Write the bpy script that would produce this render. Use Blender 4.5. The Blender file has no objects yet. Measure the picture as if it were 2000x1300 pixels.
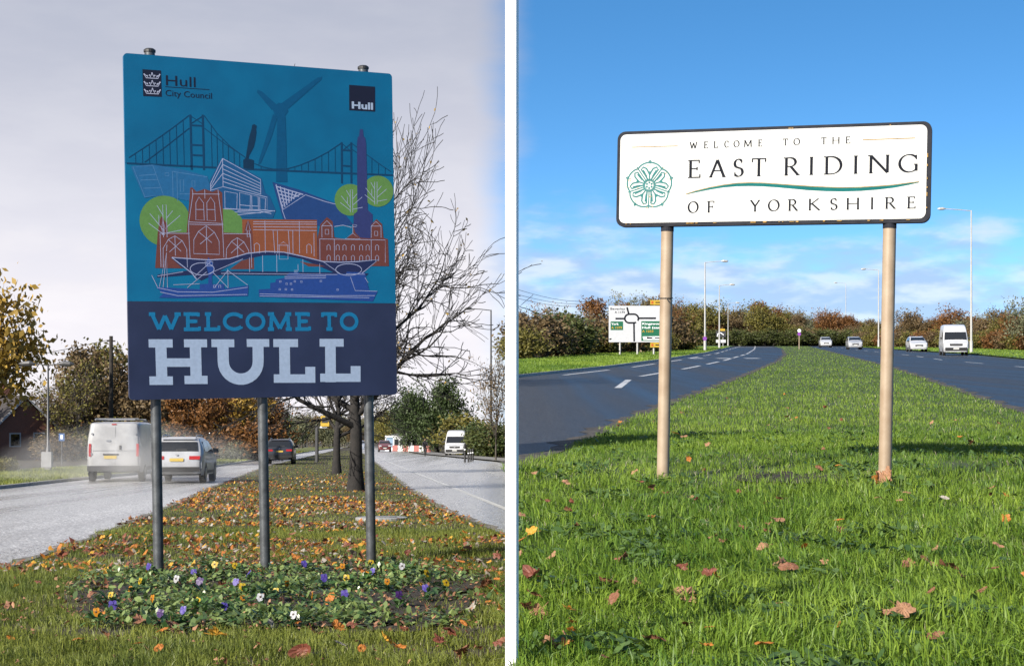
import bpy, bmesh, math, random
import numpy as np
from mathutils import Vector, Matrix
random.seed(7); RNG = np.random.default_rng(11)
R = math.radians
scene = bpy.context.scene
C = scene.collection

# ------------------------------------------------------------------ camera, sky, sun, exposure
EYE = 1.5                       # eye height (m)
FOC = 3000.0                    # focal length in pixels of a 2000 px wide picture
ROW = 761.0                     # picture row of the level horizon
cam = bpy.data.cameras.new('camera'); camo = bpy.data.objects.new('camera', cam); C.objects.link(camo)
cam.sensor_width = 36; cam.lens = FOC / 2000 * 36
cam.clip_start = 0.05; cam.clip_end = 12000
camo.location = (0, 0, EYE); camo.rotation_euler = (R(90), 0, 0)
cam.shift_y = (ROW - 650) / 2000
scene.camera = camo

SUN_A, SUN_E = R(49), R(28)     # behind the left shoulder
sunpos = Vector((-math.cos(SUN_A) * math.cos(SUN_E), -math.sin(SUN_A) * math.cos(SUN_E), math.sin(SUN_E)))
sl = bpy.data.lights.new('sun', 'SUN'); sl.energy = 5.0; sl.angle = R(0.5); sl.color = (1, .94, .84)
so = bpy.data.objects.new('sun', sl); C.objects.link(so); so.rotation_euler = sunpos.to_track_quat('Z', 'Y').to_euler()
scene.view_settings.view_transform = 'Standard'; scene.view_settings.look = 'None'
scene.view_settings.gamma = 1; scene.view_settings.exposure = 1.1

world = bpy.data.worlds.new('World'); scene.world = world; world.use_nodes = True
nt = world.node_tree; nt.nodes.clear(); NL = nt.links.new
def wn(t, **k):
    n = nt.nodes.new(t)
    for a, b in k.items(): setattr(n, a, b)
    return n
def wmath(op, a, b=None, c=None):
    n = wn('ShaderNodeMath', operation=op)
    for i, v in enumerate((a, b, c)):
        if v is None: continue
        if isinstance(v, (int, float)): n.inputs[i].default_value = v
        else: NL(v, n.inputs[i])
    return n.outputs[0]
def wsmooth(v, a, b, lo=0., hi=1.):
    n = wn('ShaderNodeMapRange', interpolation_type='SMOOTHSTEP')
    NL(v, n.inputs[0]); n.inputs[1].default_value = a; n.inputs[2].default_value = b
    n.inputs[3].default_value = lo; n.inputs[4].default_value = hi
    return n.outputs[0]
def wmix(f, a, b):
    n = wn('ShaderNodeMix', data_type='RGBA')
    NL(f, n.inputs[0])
    for v, s in ((a, n.inputs[6]), (b, n.inputs[7])):
        if isinstance(v, tuple): s.default_value = (*v, 1)
        else: NL(v, s)
    return n.outputs[2]
tc = wn('ShaderNodeTexCoord'); sp = wn('ShaderNodeSeparateXYZ'); NL(tc.outputs['Generated'], sp.inputs[0])
dx, dy, dz0 = sp.outputs
dz = wmath('MAXIMUM', dz0, 0.006)
cb = wn('ShaderNodeCombineXYZ'); NL(dx, cb.inputs[0]); NL(dy, cb.inputs[1]); NL(wmath('MULTIPLY_ADD', dz, 2.4, .06), cb.inputs[2])
nrm = wn('ShaderNodeVectorMath', operation='NORMALIZE'); NL(cb.outputs[0], nrm.inputs[0])
sky = wn('ShaderNodeTexSky', sky_type='NISHITA'); sky.sun_disc = False
sky.sun_elevation = SUN_E; sky.sun_rotation = math.atan2(sunpos.x, sunpos.y)
sky.air_density = 1.0; sky.dust_density = .3; sky.ozone_density = 2.0
NL(nrm.outputs[0], sky.inputs[0])
sks = wn('ShaderNodeVectorMath', operation='SCALE'); hs = wn('ShaderNodeHueSaturation'); hs.inputs['Saturation'].default_value = 1.30; hs.inputs['Hue'].default_value = .497; hs.inputs['Value'].default_value = 1.2; NL(sky.outputs[0], hs.inputs['Color']); NL(hs.outputs[0], sks.inputs[0]); sks.inputs[3].default_value = 0.15 * .63
# clouds: stretched noise
mp = wn('ShaderNodeMapping'); NL(tc.outputs['Generated'], mp.inputs[0]); mp.inputs['Scale'].default_value = (8, 8, 26); mp.inputs['Location'].default_value = (3.1, 1.7, .4)
nz = wn('ShaderNodeTexNoise'); NL(mp.outputs[0], nz.inputs[0]); nz.inputs['Scale'].default_value = 1.5; nz.inputs['Detail'].default_value = 7; nz.inputs['Roughness'].default_value = .56
nz2 = wn('ShaderNodeTexNoise'); NL(mp.outputs[0], nz2.inputs[0]); nz2.inputs['Scale'].default_value = 3.2; nz2.inputs['Detail'].default_value = 5
low = wsmooth(dz0, .05, .15, .30, -.20)
den = wsmooth(wmath('ADD', nz.outputs[0], low), .48, .82)
ccol = wmix(wsmooth(nz2.outputs[0], .42, .64), (0.223, 0.285, 0.396), (0.387, 0.414, 0.451))
blue = wmix(wmath('MULTIPLY', den, .8), sks.outputs[0], ccol)
# the thin bright veil of cloud over the left half of the sky
vedge = wmath('MULTIPLY_ADD', nz.outputs[0], .03, -.017)
veil = wmath('MULTIPLY', wsmooth(wmath('ADD', dx, vedge), .014, -.03), .95)
vcol = wmix(wsmooth(dz, .0, .27), (0.457, 0.436, 0.457), (0.231, 0.243, 0.291))
vc2 = wmix(wsmooth(nz.outputs[0], .35, .7), vcol, wmix(wsmooth(dz, .0, .27), (0.486, 0.465, 0.479), (0.253, 0.262, 0.306)))
fin = wmix(veil, blue, vc2)
bg = wn('ShaderNodeBackground'); NL(fin, bg.inputs[0]); bg.inputs[1].default_value = 1.0
wo = wn('ShaderNodeOutputWorld'); NL(bg.outputs[0], wo.inputs[0])

# ------------------------------------------------------------------ helpers
def lin(r, g=None, b=None, k=1.0):
    if g is None: r, g, b = r
    f = lambda c: ((c / 255 / 12.92) if c / 255 <= .04045 else ((c / 255 + .055) / 1.055) ** 2.4) * k
    return (min(f(r), .95), min(f(g), .95), min(f(b), .95))
MATS = {}; ALB = .66
def mat(name, col, rough=.6, metal=0., var=.0, scale=8., col2=None, bump=0., bscale=None, trans=0., spec=.5, det=4, coat=0., attr=None, obj_coords=True, emit=0):
    if name in MATS: return MATS[name]
    if not name.startswith(('print_', 'sign_', 'white_paint', 'gold', 'rust_and', 'galv', 'leaf_', 'petal_')):
        col = tuple(c * ALB for c in col); col2 = tuple(c * ALB for c in col2) if col2 else None
    m = bpy.data.materials.new(name); m.use_nodes = True; n = m.node_tree; L = n.links.new
    b = n.nodes['Principled BSDF']; b.inputs['Roughness'].default_value = rough; b.inputs['Metallic'].default_value = metal
    b.inputs['Specular IOR Level'].default_value = spec; b.inputs['Base Color'].default_value = (*col, 1)
    if coat: b.inputs['Coat Weight'].default_value = coat; b.inputs['Coat Roughness'].default_value = .08
    t = n.nodes.new('ShaderNodeTexCoord'); csock = None
    if var or col2:
        c2 = col2 or tuple(c * (1 - var) for c in col)
        mx = n.nodes.new('ShaderNodeMix'); mx.data_type = 'RGBA'
        mx.inputs[6].default_value = (*col, 1); mx.inputs[7].default_value = (*c2, 1)
        if attr:
            a = n.nodes.new('ShaderNodeAttribute'); a.attribute_name = attr; L(a.outputs['Fac'], mx.inputs[0])
        else:
            z = n.nodes.new('ShaderNodeTexNoise'); z.inputs['Scale'].default_value = scale; z.inputs['Detail'].default_value = det
            L(t.outputs['Object'], z.inputs[0])
            r = n.nodes.new('ShaderNodeMapRange'); r.inputs[1].default_value = .35; r.inputs[2].default_value = .65
            L(z.outputs[0], r.inputs[0]); L(r.outputs[0], mx.inputs[0])
        csock = mx.outputs[2]; L(csock, b.inputs['Base Color'])
    if bump:
        z = n.nodes.new('ShaderNodeTexNoise'); z.inputs['Scale'].default_value = bscale or scale * 3; z.inputs['Detail'].default_value = 5
        L(t.outputs['Object'], z.inputs[0])
        bp = n.nodes.new('ShaderNodeBump'); bp.inputs['Strength'].default_value = bump; bp.inputs['Distance'].default_value = .02
        L(z.outputs[0], bp.inputs['Height']); L(bp.outputs[0], b.inputs['Normal'])
    if trans:
        tr = n.nodes.new('ShaderNodeBsdfTranslucent'); ms = n.nodes.new('ShaderNodeMixShader'); ms.inputs[0].default_value = trans
        tr.inputs[0].default_value = (*col, 1)
        if csock: L(csock, tr.inputs[0])
        o = n.nodes['Material Output']; L(b.outputs[0], ms.inputs[1]); L(tr.outputs[0], ms.inputs[2]); L(ms.outputs[0], o.inputs[0])
    if emit:
        b.inputs['Emission Color'].default_value = (*col, 1); b.inputs['Emission Strength'].default_value = emit
    MATS[name] = m
    return m

def tag(o, label=None, cat=None, group=None, kind=None):
    if label: o['label'] = label
    if cat: o['category'] = cat
    if group: o['group'] = group
    if kind: o['kind'] = kind
    return o
def thing(name, label, cat, loc=(0, 0, 0), rot=(0, 0, 0), group=None):
    o = bpy.data.objects.new(name, None); C.objects.link(o); o.location = loc; o.rotation_euler = rot
    o.empty_display_size = .1
    return tag(o, label, cat, group)
def copy_tree(o, parent=None):
    c = o.copy(); C.objects.link(c)
    if parent: c.parent = parent
    for ch in o.children: copy_tree(ch, c)
    return c
class MB:
    def __init__(s): s.v = []; s.f = []
    def add(s, vs, fs):
        b = len(s.v); s.v += [tuple(p) for p in vs]; s.f += [tuple(b + i for i in q) for q in fs]; return s
    def box(s, c, d, rz=0, m=None):
        x, y, z = d[0] / 2, d[1] / 2, d[2] / 2
        vs = [Vector((i * x, j * y, k * z)) for k in (-1, 1) for j in (-1, 1) for i in (-1, 1)]
        M = Matrix.Translation(c) @ (m or Matrix.Rotation(rz, 4, 'Z'))
        return s.add([M @ v for v in vs], [(0, 2, 3, 1), (4, 5, 7, 6), (0, 1, 5, 4), (2, 6, 7, 3), (0, 4, 6, 2), (1, 3, 7, 5)])
    def tube(s, pts, rad, n=8, cap=True):
        pts = [Vector(p) for p in pts]
        if not hasattr(rad, '__len__'): rad = [rad] * len(pts)
        b = len(s.v); ref = None
        for i, p in enumerate(pts):
            d = (pts[min(i + 1, len(pts) - 1)] - pts[max(i - 1, 0)]).normalized()
            if ref is None: ref = Vector((1, 0, 0)) if abs(d.x) < .8 else Vector((0, 1, 0))
            a = (ref - d * ref.dot(d)).normalized(); c = d.cross(a); ref = a
            for k in range(n):
                t = 2 * math.pi * k / n
                s.v.append(tuple(p + (a * math.cos(t) + c * math.sin(t)) * rad[i]))
        for i in range(len(pts) - 1):
            for k in range(n):
                s.f.append((b + i * n + k, b + i * n + (k + 1) % n, b + (i + 1) * n + (k + 1) % n, b + (i + 1) * n + k))
        if cap:
            s.f.append(tuple(b + k for k in reversed(range(n)))); e = b + (len(pts) - 1) * n
            s.f.append(tuple(e + k for k in range(n)))
        return s
    def poly(s, pts): return s.add(pts, [tuple(range(len(pts)))])
    def prism(s, pts, off):
        n = len(pts); off = Vector(off); A = [Vector(p) for p in pts]
        return s.add(A + [p + off for p in A], [tuple(range(n)), tuple(reversed(range(n, 2 * n)))] + [(i, (i + 1) % n + 0, (i + 1) % n + n, i + n)[::-1] for i in range(n)])
    def mesh(s, name, m=None, smooth=False):
        me = bpy.data.meshes.new(name); me.from_pydata(s.v, [], s.f); me.validate()
        if m: me.materials.append(m)
        if smooth: me.polygons.foreach_set('use_smooth', [True] * len(me.polygons))
        me.update(); return me
    def build(s, name, m, parent=None, smooth=False, loc=None, rot=None, autos=False):
        me = s.mesh(name, m, smooth)
        if autos:
            me.polygons.foreach_set('use_smooth', [True] * len(me.polygons)); me.set_sharp_from_angle(angle=R(38))
        o = bpy.data.objects.new(name, me); C.objects.link(o)
        if parent: o.parent = parent
        if loc is not None: o.location = loc
        if rot is not None: o.rotation_euler = rot
        return o
def npmesh(name, V, loops, starts, m, parent=None, attr=None, smooth=False):
    """fast mesh from numpy: V (n,3), loops vertex indices, starts loop start per face"""
    me = bpy.data.meshes.new(name); me.vertices.add(len(V)); me.vertices.foreach_set('co', np.asarray(V, np.float32).ravel())
    me.loops.add(len(loops)); me.loops.foreach_set('vertex_index', np.asarray(loops, np.int32))
    me.polygons.add(len(starts)); me.polygons.foreach_set('loop_start', np.asarray(starts, np.int32))
    me.update(calc_edges=True)
    if attr is not None:
        a = me.attributes.new('v', 'FLOAT', 'POINT'); a.data.foreach_set('value', np.asarray(attr, np.float32))
    if smooth: me.polygons.foreach_set('use_smooth', np.ones(len(starts), bool))
    me.materials.append(m)
    o = bpy.data.objects.new(name, me); C.objects.link(o)
    if parent: o.parent = parent
    return o

# two stretches of ground: the left falls gently away from the viewer, the right climbs
SL, SR, HL, HR = -(862 - ROW) / FOC, (ROW - 660) / FOC, 862., 660.
def gz(side, Y):
    Y = np.clip(Y, 0, None)
    return SL * np.minimum(Y, 6000) if side == 'L' else SR * np.minimum(Y, 470)
def unp(px, py, side):
    Z = EYE * FOC / (py - (HL if side == 'L' else HR))
    return (px - 1000) / FOC * Z, Z
def gp(px, py, side):
    X, Y = unp(px, py, side); return Vector((X, Y, float(gz(side, Y))))
def at(px, Z, side):                # on the ground at depth Z in the direction of column px
    return Vector(((px - 1000) / FOC * Z, Z, float(gz(side, Z))))
PITCH = {'L': math.atan(SL), 'R': math.atan(SR)}

# ------------------------------------------------------------------ ground, bank and roads
m_gl = mat('verge_earth_olive', (.034, .03, .012), .9, col2=(.055, .036, .014), scale=3, bump=.6, bscale=40)
m_gr = mat('verge_earth_green', (.028, .05, .010), .9, col2=(.05, .075, .016), scale=3, bump=.6, bscale=40)
def sheet(name, side, x0, x1, ys, m, extra=None):
    b = MB()
    for a, c in zip(ys[:-1], ys[1:]):
        b.add([(x0, a, gz(side, a)), (x1, a, gz(side, a)), (x1, c, gz(side, c)), (x0, c, gz(side, c))], [(0, 1, 2, 3)])
    if extra: extra(b)
    return tag(b.build(name, m), kind='structure')
sheet('ground', 'L', -4000, 0, [-60, 0, 60, 200, 420, 6000], m_gl)
sheet('hillside', 'R', 0, 4000, [-60, 0, 60, 200, 470, 6000], m_gr)
# the turf bank where the climbing ground drops to the lower verge
b = MB(); ys_ = np.concatenate([np.arange(0, 60, .5), np.arange(60, 480, 10), [1500, 6000]])
for a, c in zip(ys_[:-1], ys_[1:]):
    for k in range(6):
        za, zc = [[float(gz('L', y)) + (float(gz('R', y)) - float(gz('L', y))) * q / 6 for q in (k, k + 1)] for y in (a, c)]
        jx = lambda y, q: .0016 * y * (math.sin(y * 7 + q * 2.3) if 0 < q < 6 and y < 480 else 0)
        b.add([(jx(a, k), a, za[0]), (jx(c, k), c, zc[0]), (jx(c, k + 1), c, zc[1]), (jx(a, k + 1), a, za[1])], [(0, 1, 2, 3)])
tag(b.build('bank', mat('turf_bank', (.06, .10, .02), .9, col2=(.10, .075, .035), scale=2.5, bump=1., bscale=22), smooth=True), kind='structure')

def curve(pts, side):                # list of picture points on the ground -> (Y sorted, X)
    q = sorted((unp(x, y, side)[::-1] for x, y in pts)); return np.array(q)
EL0 = curve([(0, 955), (180, 935), (420, 912), (540, 893), (620, 880)], 'L')          # far kerb of the left road
EL1 = np.vstack([[[2, -4.9], [10, -5.3]], curve([(0, 1115), (200, 1045), (340, 987), (430, 947), (520, 911), (600, 892), (640, 882)], 'L')])
EL2 = np.vstack([[[2, 0.], [24, 0.]], curve([(870, 998), (800, 958), (745, 914), (715, 890)], 'L')])
EL3 = curve([(1000, 905), (820, 887), (770, 878)], 'L')
ER0 = np.vstack([[[40, .0], [57, .0]], curve([(1011, 737), (1190, 718), (1300, 703), (1380, 690), (1420, 680), (1437, 675.5)], 'R')])
ER1 = np.vstack([[[2, 0.], [16.5, 0.]], curve([(1012, 915), (1130, 870), (1180, 845), (1300, 795), (1400, 757), (1480, 725), (1525, 705), (1537, 692), (1530, 682), (1512, 676)], 'R')])
ER2 = np.vstack([[[2, 6.5], [18, 8.4]], curve([(2000, 808), (1960, 796), (1850, 757), (1740, 718), (1640, 692), (1575, 675)], 'R')])
ER3 = np.vstack([[[2, 30.], [60, 32.]], curve([(2000, 703), (1900, 693), (1700, 680), (1600, 672)], 'R')])
def ex(E, Y): return np.interp(Y, E[:, 0], E[:, 1])
def ext(E, Y):                        # with straight continuation past the far end
    x = np.interp(Y, E[:, 0], E[:, 1]); k = (E[-1, 1] - E[-2, 1]) / (E[-1, 0] - E[-2, 0])
    return np.where(Y > E[-1, 0], E[-1, 1] + k * (Y - E[-1, 0]), x)
def ribbon(name, side, A, B, ys, m, dz=.005, kind='structure', parent=None):
    b = MB(); ys = np.asarray(ys, float)
    xa, xb = (A(ys) if callable(A) else ext(A, ys)), (B(ys) if callable(B) else ext(B, ys))
    for i, y in enumerate(ys):
        z = float(gz(side, y)) + dz; b.v += [(xa[i], y, z), (xb[i], y, z)]
    b.f += [(2 * i, 2 * i + 1, 2 * i + 3, 2 * i + 2) for i in range(len(ys) - 1)]
    return tag(b.build(name, m, parent), kind=kind if not parent else None)
YS = np.concatenate([np.arange(2, 40, 1.), np.arange(40, 120, 4.), np.arange(120, 470, 12.)])

def asphalt(name, a, c, rough, spec, sparkle, rot=0.):
    m = mat(name, a, rough, spec=spec); n = m.node_tree; L = n.links.new; b = n.nodes['Principled BSDF']
    t = n.nodes.new('ShaderNodeTexCoord')
    v = n.nodes.new('ShaderNodeTexVoronoi'); v.inputs['Scale'].default_value = 40; L(t.outputs['Object'], v.inputs[0])
    z = n.nodes.new('ShaderNodeTexNoise'); z.inputs['Scale'].default_value = .35; z.inputs['Detail'].default_value = 6
    mpn = n.nodes.new('ShaderNodeMapping'); mpn.inputs['Scale'].default_value = (2.4, .07, 1); mpn.inputs['Rotation'].default_value = (0, 0, rot); L(t.outputs['Object'], mpn.inputs[0]); L(mpn.outputs[0], z.inputs[0])
    s = n.nodes.new('ShaderNodeSeparateColor'); L(v.outputs['Color'], s.inputs[0])
    mx = n.nodes.new('ShaderNodeMix'); mx.data_type = 'RGBA'; mx.inputs[6].default_value = (*a, 1); mx.inputs[7].default_value = (*c, 1)
    r0 = n.nodes.new('ShaderNodeMapRange'); r0.inputs[1].default_value = .35; r0.inputs[2].default_value = 1.; L(s.outputs[0], r0.inputs[0]); L(r0.outputs[0], mx.inputs[0])
    m2 = n.nodes.new('ShaderNodeMix'); m2.data_type = 'RGBA'; m2.blend_type = 'MULTIPLY'; m2.inputs[0].default_value = .6
    L(mx.outputs[2], m2.inputs[6])
    r1 = n.nodes.new('ShaderNodeMapRange'); r1.inputs[1].default_value = .3; r1.inputs[2].default_value = .7; r1.inputs[3].default_value = .4; r1.inputs[4].default_value = 1.25; L(z.outputs[0], r1.inputs[0])
    L(r1.outputs[0], m2.inputs[7]); L(m2.outputs[2], b.inputs['Base Color'])
    r2 = n.nodes.new('ShaderNodeMapRange'); r2.inputs[1].default_value = .3; r2.inputs[2].default_value = .7; r2.inputs[3].default_value = rough - .1; r2.inputs[4].default_value = rough + .12; L(z.outputs[0], r2.inputs[0]); L(r2.outputs[0], b.inputs['Roughness'])
    bp = n.nodes.new('ShaderNodeBump'); bp.inputs['Strength'].default_value = sparkle; bp.inputs['Distance'].default_value = .012
    L(v.outputs['Distance'], bp.inputs['Height']); L(bp.outputs[0], b.inputs['Normal'])
    return m
m_rl = asphalt('wet_asphalt_painted_glare', (.15, .147, .145), (.70, .69, .68), .27, 1.0, .35, R(-6))  # chip colour made paler to stand in for sun glare on wet road
m_rr = asphalt('damp_dark_asphalt', (.016, .017, .020), (.055, .057, .062), .46, .26, .35, R(9))
m_white = mat('road_paint', (.72, .72, .72), .5, var=.35, scale=9)
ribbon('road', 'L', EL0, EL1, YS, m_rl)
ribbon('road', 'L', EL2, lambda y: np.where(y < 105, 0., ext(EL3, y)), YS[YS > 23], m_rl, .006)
ribbon('road', 'R', lambda y: np.where(y < 57, 0., ext(ER0, y)), ER1, YS[(YS > 15)], m_rr)
ribbon('road', 'R', ER2, ER3, YS, m_rr, .006)
# pavements, kerbs, far grass strips
m_pave = mat('pavement_concrete', (.3, .29, .28), .6, var=.25, scale=4, bump=.2)
m_kerb = mat('kerb_stone', (.5, .49, .46), .6, var=.35, scale=3, bump=.2)
def kerb(side, E, off, w, ys, h=.11):
    b = MB(); xs = ext(E, ys)
    for y0, y1, x0, x1 in zip(ys[:-1], ys[1:], xs[:-1], xs[1:]):
        z0, z1 = float(gz(side, y0)), float(gz(side, y1)); g = .01
        q = [(x0 + off, y0 + g, z0), (x0 + off + w, y0 + g, z0), (x1 + off + w, y1 - g, z1), (x1 + off, y1 - g, z1)]
        b.add([Vector(p) for p in q] + [Vector(p) + Vector((0, 0, h)) for p in q], [(4, 5, 6, 7), (0, 1, 5, 4), (1, 2, 6, 5), (2, 3, 7, 6), (3, 0, 4, 7)])
    return tag(b.build('kerb', m_kerb), kind='structure')
kerb('L', EL0, -.2, .16, np.arange(40, 240, 3.))
kerb('R', ER0, -.2, .16, np.arange(58, 250, 4.))
ribbon('pavement', 'L', lambda y: ext(EL0, y) - 9.0, lambda y: ext(EL0, y) - 7.2, YS[YS > 40], m_pave, .02)
ribbon('pavement', 'L', lambda y: np.minimum(ext(EL3, y) + .3, 0), lambda y: np.minimum(ext(EL3, y) + 3.2, 0), YS[YS > 107], m_pave, .1)
m_strip = mat('mown_grass', (.12, .15, .03), .9, col2=(.2, .21, .05), scale=1.2, bump=.5, bscale=14)
m_strip2 = mat('mown_grass_green', (.035, .08, .012), .9, col2=(.09, .16, .026), scale=1.8, bump=.5, bscale=14)
ribbon('grass_strip', 'L', lambda y: ext(EL0, y) - 7.1, lambda y: ext(EL0, y) - .25, YS[YS > 40], m_strip, .09)
ribbon('grass_strip', 'R', lambda y: np.maximum(ext(ER0, y) - 9, 0.0), lambda y: np.maximum(ext(ER0, y) - .25, 0.02), YS[YS > 58], m_strip2, .09)
ribbon('grass_strip', 'R', lambda y: ext(ER3, y) + .3, lambda y: ext(ER3, y) + 12, YS[YS > 40], m_strip2, .09)
m_gut = mat('gutter_grit', (.09, .075, .06), .85, col2=(.03, .026, .022), scale=5, bump=.6, bscale=30)
wob = lambda y, k: .12 * np.sin(y * 2.1 + k) + .1 * np.sin(y * 5.3 + 2 * k)
m_gutl = mat('gutter_damp_grit', (.26, .24, .22), .8, col2=(.12, .105, .09), scale=6, bump=.6, bscale=30)
for sd_, E_, sg_ in (('L', EL1, -1), ('L', EL2, 1), ('R', ER1, -1), ('R', ER2, 1)):
    ribbon('gutter', sd_, lambda y, E_=E_: ext(E_, y), lambda y, E_=E_, sg_=sg_, sd_=sd_: ext(E_, y) + sg_ * ((.34 if sd_ == 'R' else .16) + wob(y, sg_) * (1 if sd_ == 'R' else .5)), np.concatenate([np.arange(18, 60, .5), np.arange(60, 200, 2)]) if E_ is not EL2 and E_ is not ER2 else np.concatenate([np.arange(26, 60, .5), np.arange(60, 200, 2)]), m_gut if sd_ == 'R' else m_gutl, .0095)
# painted lines
def dashes(side, f, y0, y1, on, off, w, dz=.011):
    b = MB(); y = y0
    while y < y1:
        ys = np.linspace(y, min(y + on, y1), 4); xs = f(ys)
        for a, c, xa, xc in zip(ys[:-1], ys[1:], xs[:-1], xs[1:]):
            b.add([(xa - w / 2, a, gz(side, a) + dz), (xa + w / 2, a, gz(side, a) + dz), (xc + w / 2, c, gz(side, c) + dz), (xc - w / 2, c, gz(side, c) + dz)], [(0, 1, 2, 3)])
        y += on + off
    return tag(b.build('road_marking', m_white), kind='structure')
mid = lambda A, B, t: (lambda y: ext(A, y) * (1 - t) + ext(B, y) * t)
dashes('L', lambda y: ext(EL2, y) + 1.15, 27, 260, 500, 1, .16)
dashes('L', mid(EL0, EL1, .5), 45, 260, 4, 6, .12)
dashes('L', lambda y: ext(EL2, y) + 5.0, 60, 260, 5, 7, .14)
dashes('R', mid(ER0, ER1, .52), 46, 330, 9, 5, .22)
dashes('R', lambda y: ext(ER0, y) + 1.0, 62, 330, 10, 7, .2)
dashes('R', mid(ER2, ER3, .5), 60, 300, 6, 9, .16)
def cross_mark(y, x0, x1, d):        # stop bar painted across a lane
    b = MB(); xx = np.linspace(x0, x1, 7)
    for i in range(6):
        if d and i % 2: continue
        b.add([(xx[i], y, gz('R', y) + .012), (xx[i + 1], y, gz('R', y) + .012), (xx[i + 1], y + 2.6, gz('R', y + 2.6) + .012), (xx[i], y + 2.6, gz('R', y + 2.6) + .012)], [(0, 1, 2, 3)])
    tag(b.build('road_marking', m_white), kind='structure')
cross_mark(112, ext(ER0, np.array(112.)) + 1.2, ext(ER1, np.array(112.)) - .5, 1)
cross_mark(250, ext(ER0, np.array(250.)) + .8, ext(ER1, np.array(250.)) - .5, 0)

# ------------------------------------------------------------------ lettering (drawn letter by letter) and flat print
def arc(cx, cy, rx, ry, a0, a1, n=14):
    return [(cx + rx * math.cos(R(a0 + (a1 - a0) * i / n)), cy + ry * math.sin(R(a0 + (a1 - a0) * i / n))) for i in range(n + 1)]
# glyph: width, strokes, foot/head serifs (x, y), arm serifs (x, y0, y1)
GL = {
 'E': (.62, [[(.14, 0), (.14, 1)], [(.14, 1), (.56, 1)], [(.14, .52), (.46, .52)], [(.14, 0), (.6, 0)]], [(.1, 0), (.1, 1)], [(.56, .84, 1), (.46, .42, .62), (.6, 0, .18)]),
 'F': (.56, [[(.14, 0), (.14, 1)], [(.14, 1), (.54, 1)], [(.14, .5), (.44, .5)]], [(.14, 0), (.1, 1)], [(.54, .82, 1), (.44, .4, .6)]),
 'L': (.6, [[(.14, 0), (.14, 1)], [(.14, 0), (.58, 0)]], [(.1, 0), (.14, 1)], [(.58, 0, .24)]),
 'T': (.68, [[(.34, 0), (.34, 1)], [(.04, 1), (.64, 1)]], [(.34, 0)], [(.04, .8, 1), (.64, .8, 1)]),
 'H': (.82, [[(.15, 0), (.15, 1)], [(.67, 0), (.67, 1)], [(.15, .52), (.67, .52)]], [(.15, 0), (.15, 1), (.67, 0), (.67, 1)], []),
 'I': (.34, [[(.17, 0), (.17, 1)]], [(.17, 0), (.17, 1)], []),
 'O': (.86, [arc(.43, .5, .36, .5, 0, 360, 28)], [], []),
 'C': (.74, [arc(.43, .5, .36, .5, 42, 318, 22)], [], [(.70, .72, .98), (.70, .04, .16)]),
 'G': (.82, [arc(.43, .5, .36, .5, 42, 318, 22), [(.70, .06), (.70, .44)]], [(.68, .44)], [(.70, .72, .98)]),
 'M': (.98, [[(.12, 0), (.16, 1)], [(.16, 1), (.49, .04)], [(.49, .04), (.82, 1)], [(.82, 1), (.86, 0)]], [(.12, 0), (.13, 1), (.86, 0), (.85, 1)], []),
 'N': (.86, [[(.14, 0), (.14, 1)], [(.14, 1), (.7, 0)], [(.7, 0), (.7, 1)]], [(.14, 0), (.1, 1), (.7, 1)], []),
 'W': (1.12, [[(.1, 1), (.34, 0)], [(.34, 0), (.56, .9)], [(.56, .9), (.78, 0)], [(.78, 0), (1.02, 1)]], [(.1, 1), (1.02, 1)], []),
 'A': (.8, [[(.1, 0), (.4, 1)], [(.4, 1), (.7, 0)], [(.2, .36), (.6, .36)]], [(.1, 0), (.7, 0)], []),
 'Y': (.74, [[(.08, 1), (.37, .46)], [(.66, 1), (.37, .46)], [(.37, .46), (.37, 0)]], [(.08, 1), (.66, 1), (.37, 0)], []),
 'K': (.78, [[(.15, 0), (.15, 1)], [(.62, 1), (.16, .48)], [(.28, .58), (.7, 0)]], [(.15, 0), (.15, 1), (.62, 1), (.7, 0)], []),
 'D': (.84, [[(.15, 0), (.15, 1)], [(.15, 1), (.34, 1)] + arc(.34, .5, .42, .5, 90, -90, 16) + [(.15, 0)]], [(.1, 0), (.1, 1)], []),
 'R': (.74, [[(.15, 0), (.15, 1)], [(.15, 1), (.34, 1)] + arc(.34, .75, .24, .25, 90, -90, 12) + [(.15, .5)], [(.36, .5), (.7, 0)]], [(.15, 0), (.1, 1), (.7, 0)], []),
 'S': (.58, [arc(.29, .75, .2, .25, 40, 235, 12) + arc(.29, .25, .22, .25, 58, -145, 12)], [], [(.46, .78, .97), (.1, .03, .24)]),
 'U': (.84, [[(.16, 1), (.16, .36)] + arc(.42, .36, .26, .36, 180, 360, 14) + [(.68, 1)]], [(.16, 1), (.68, 1)], []),
}
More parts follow.
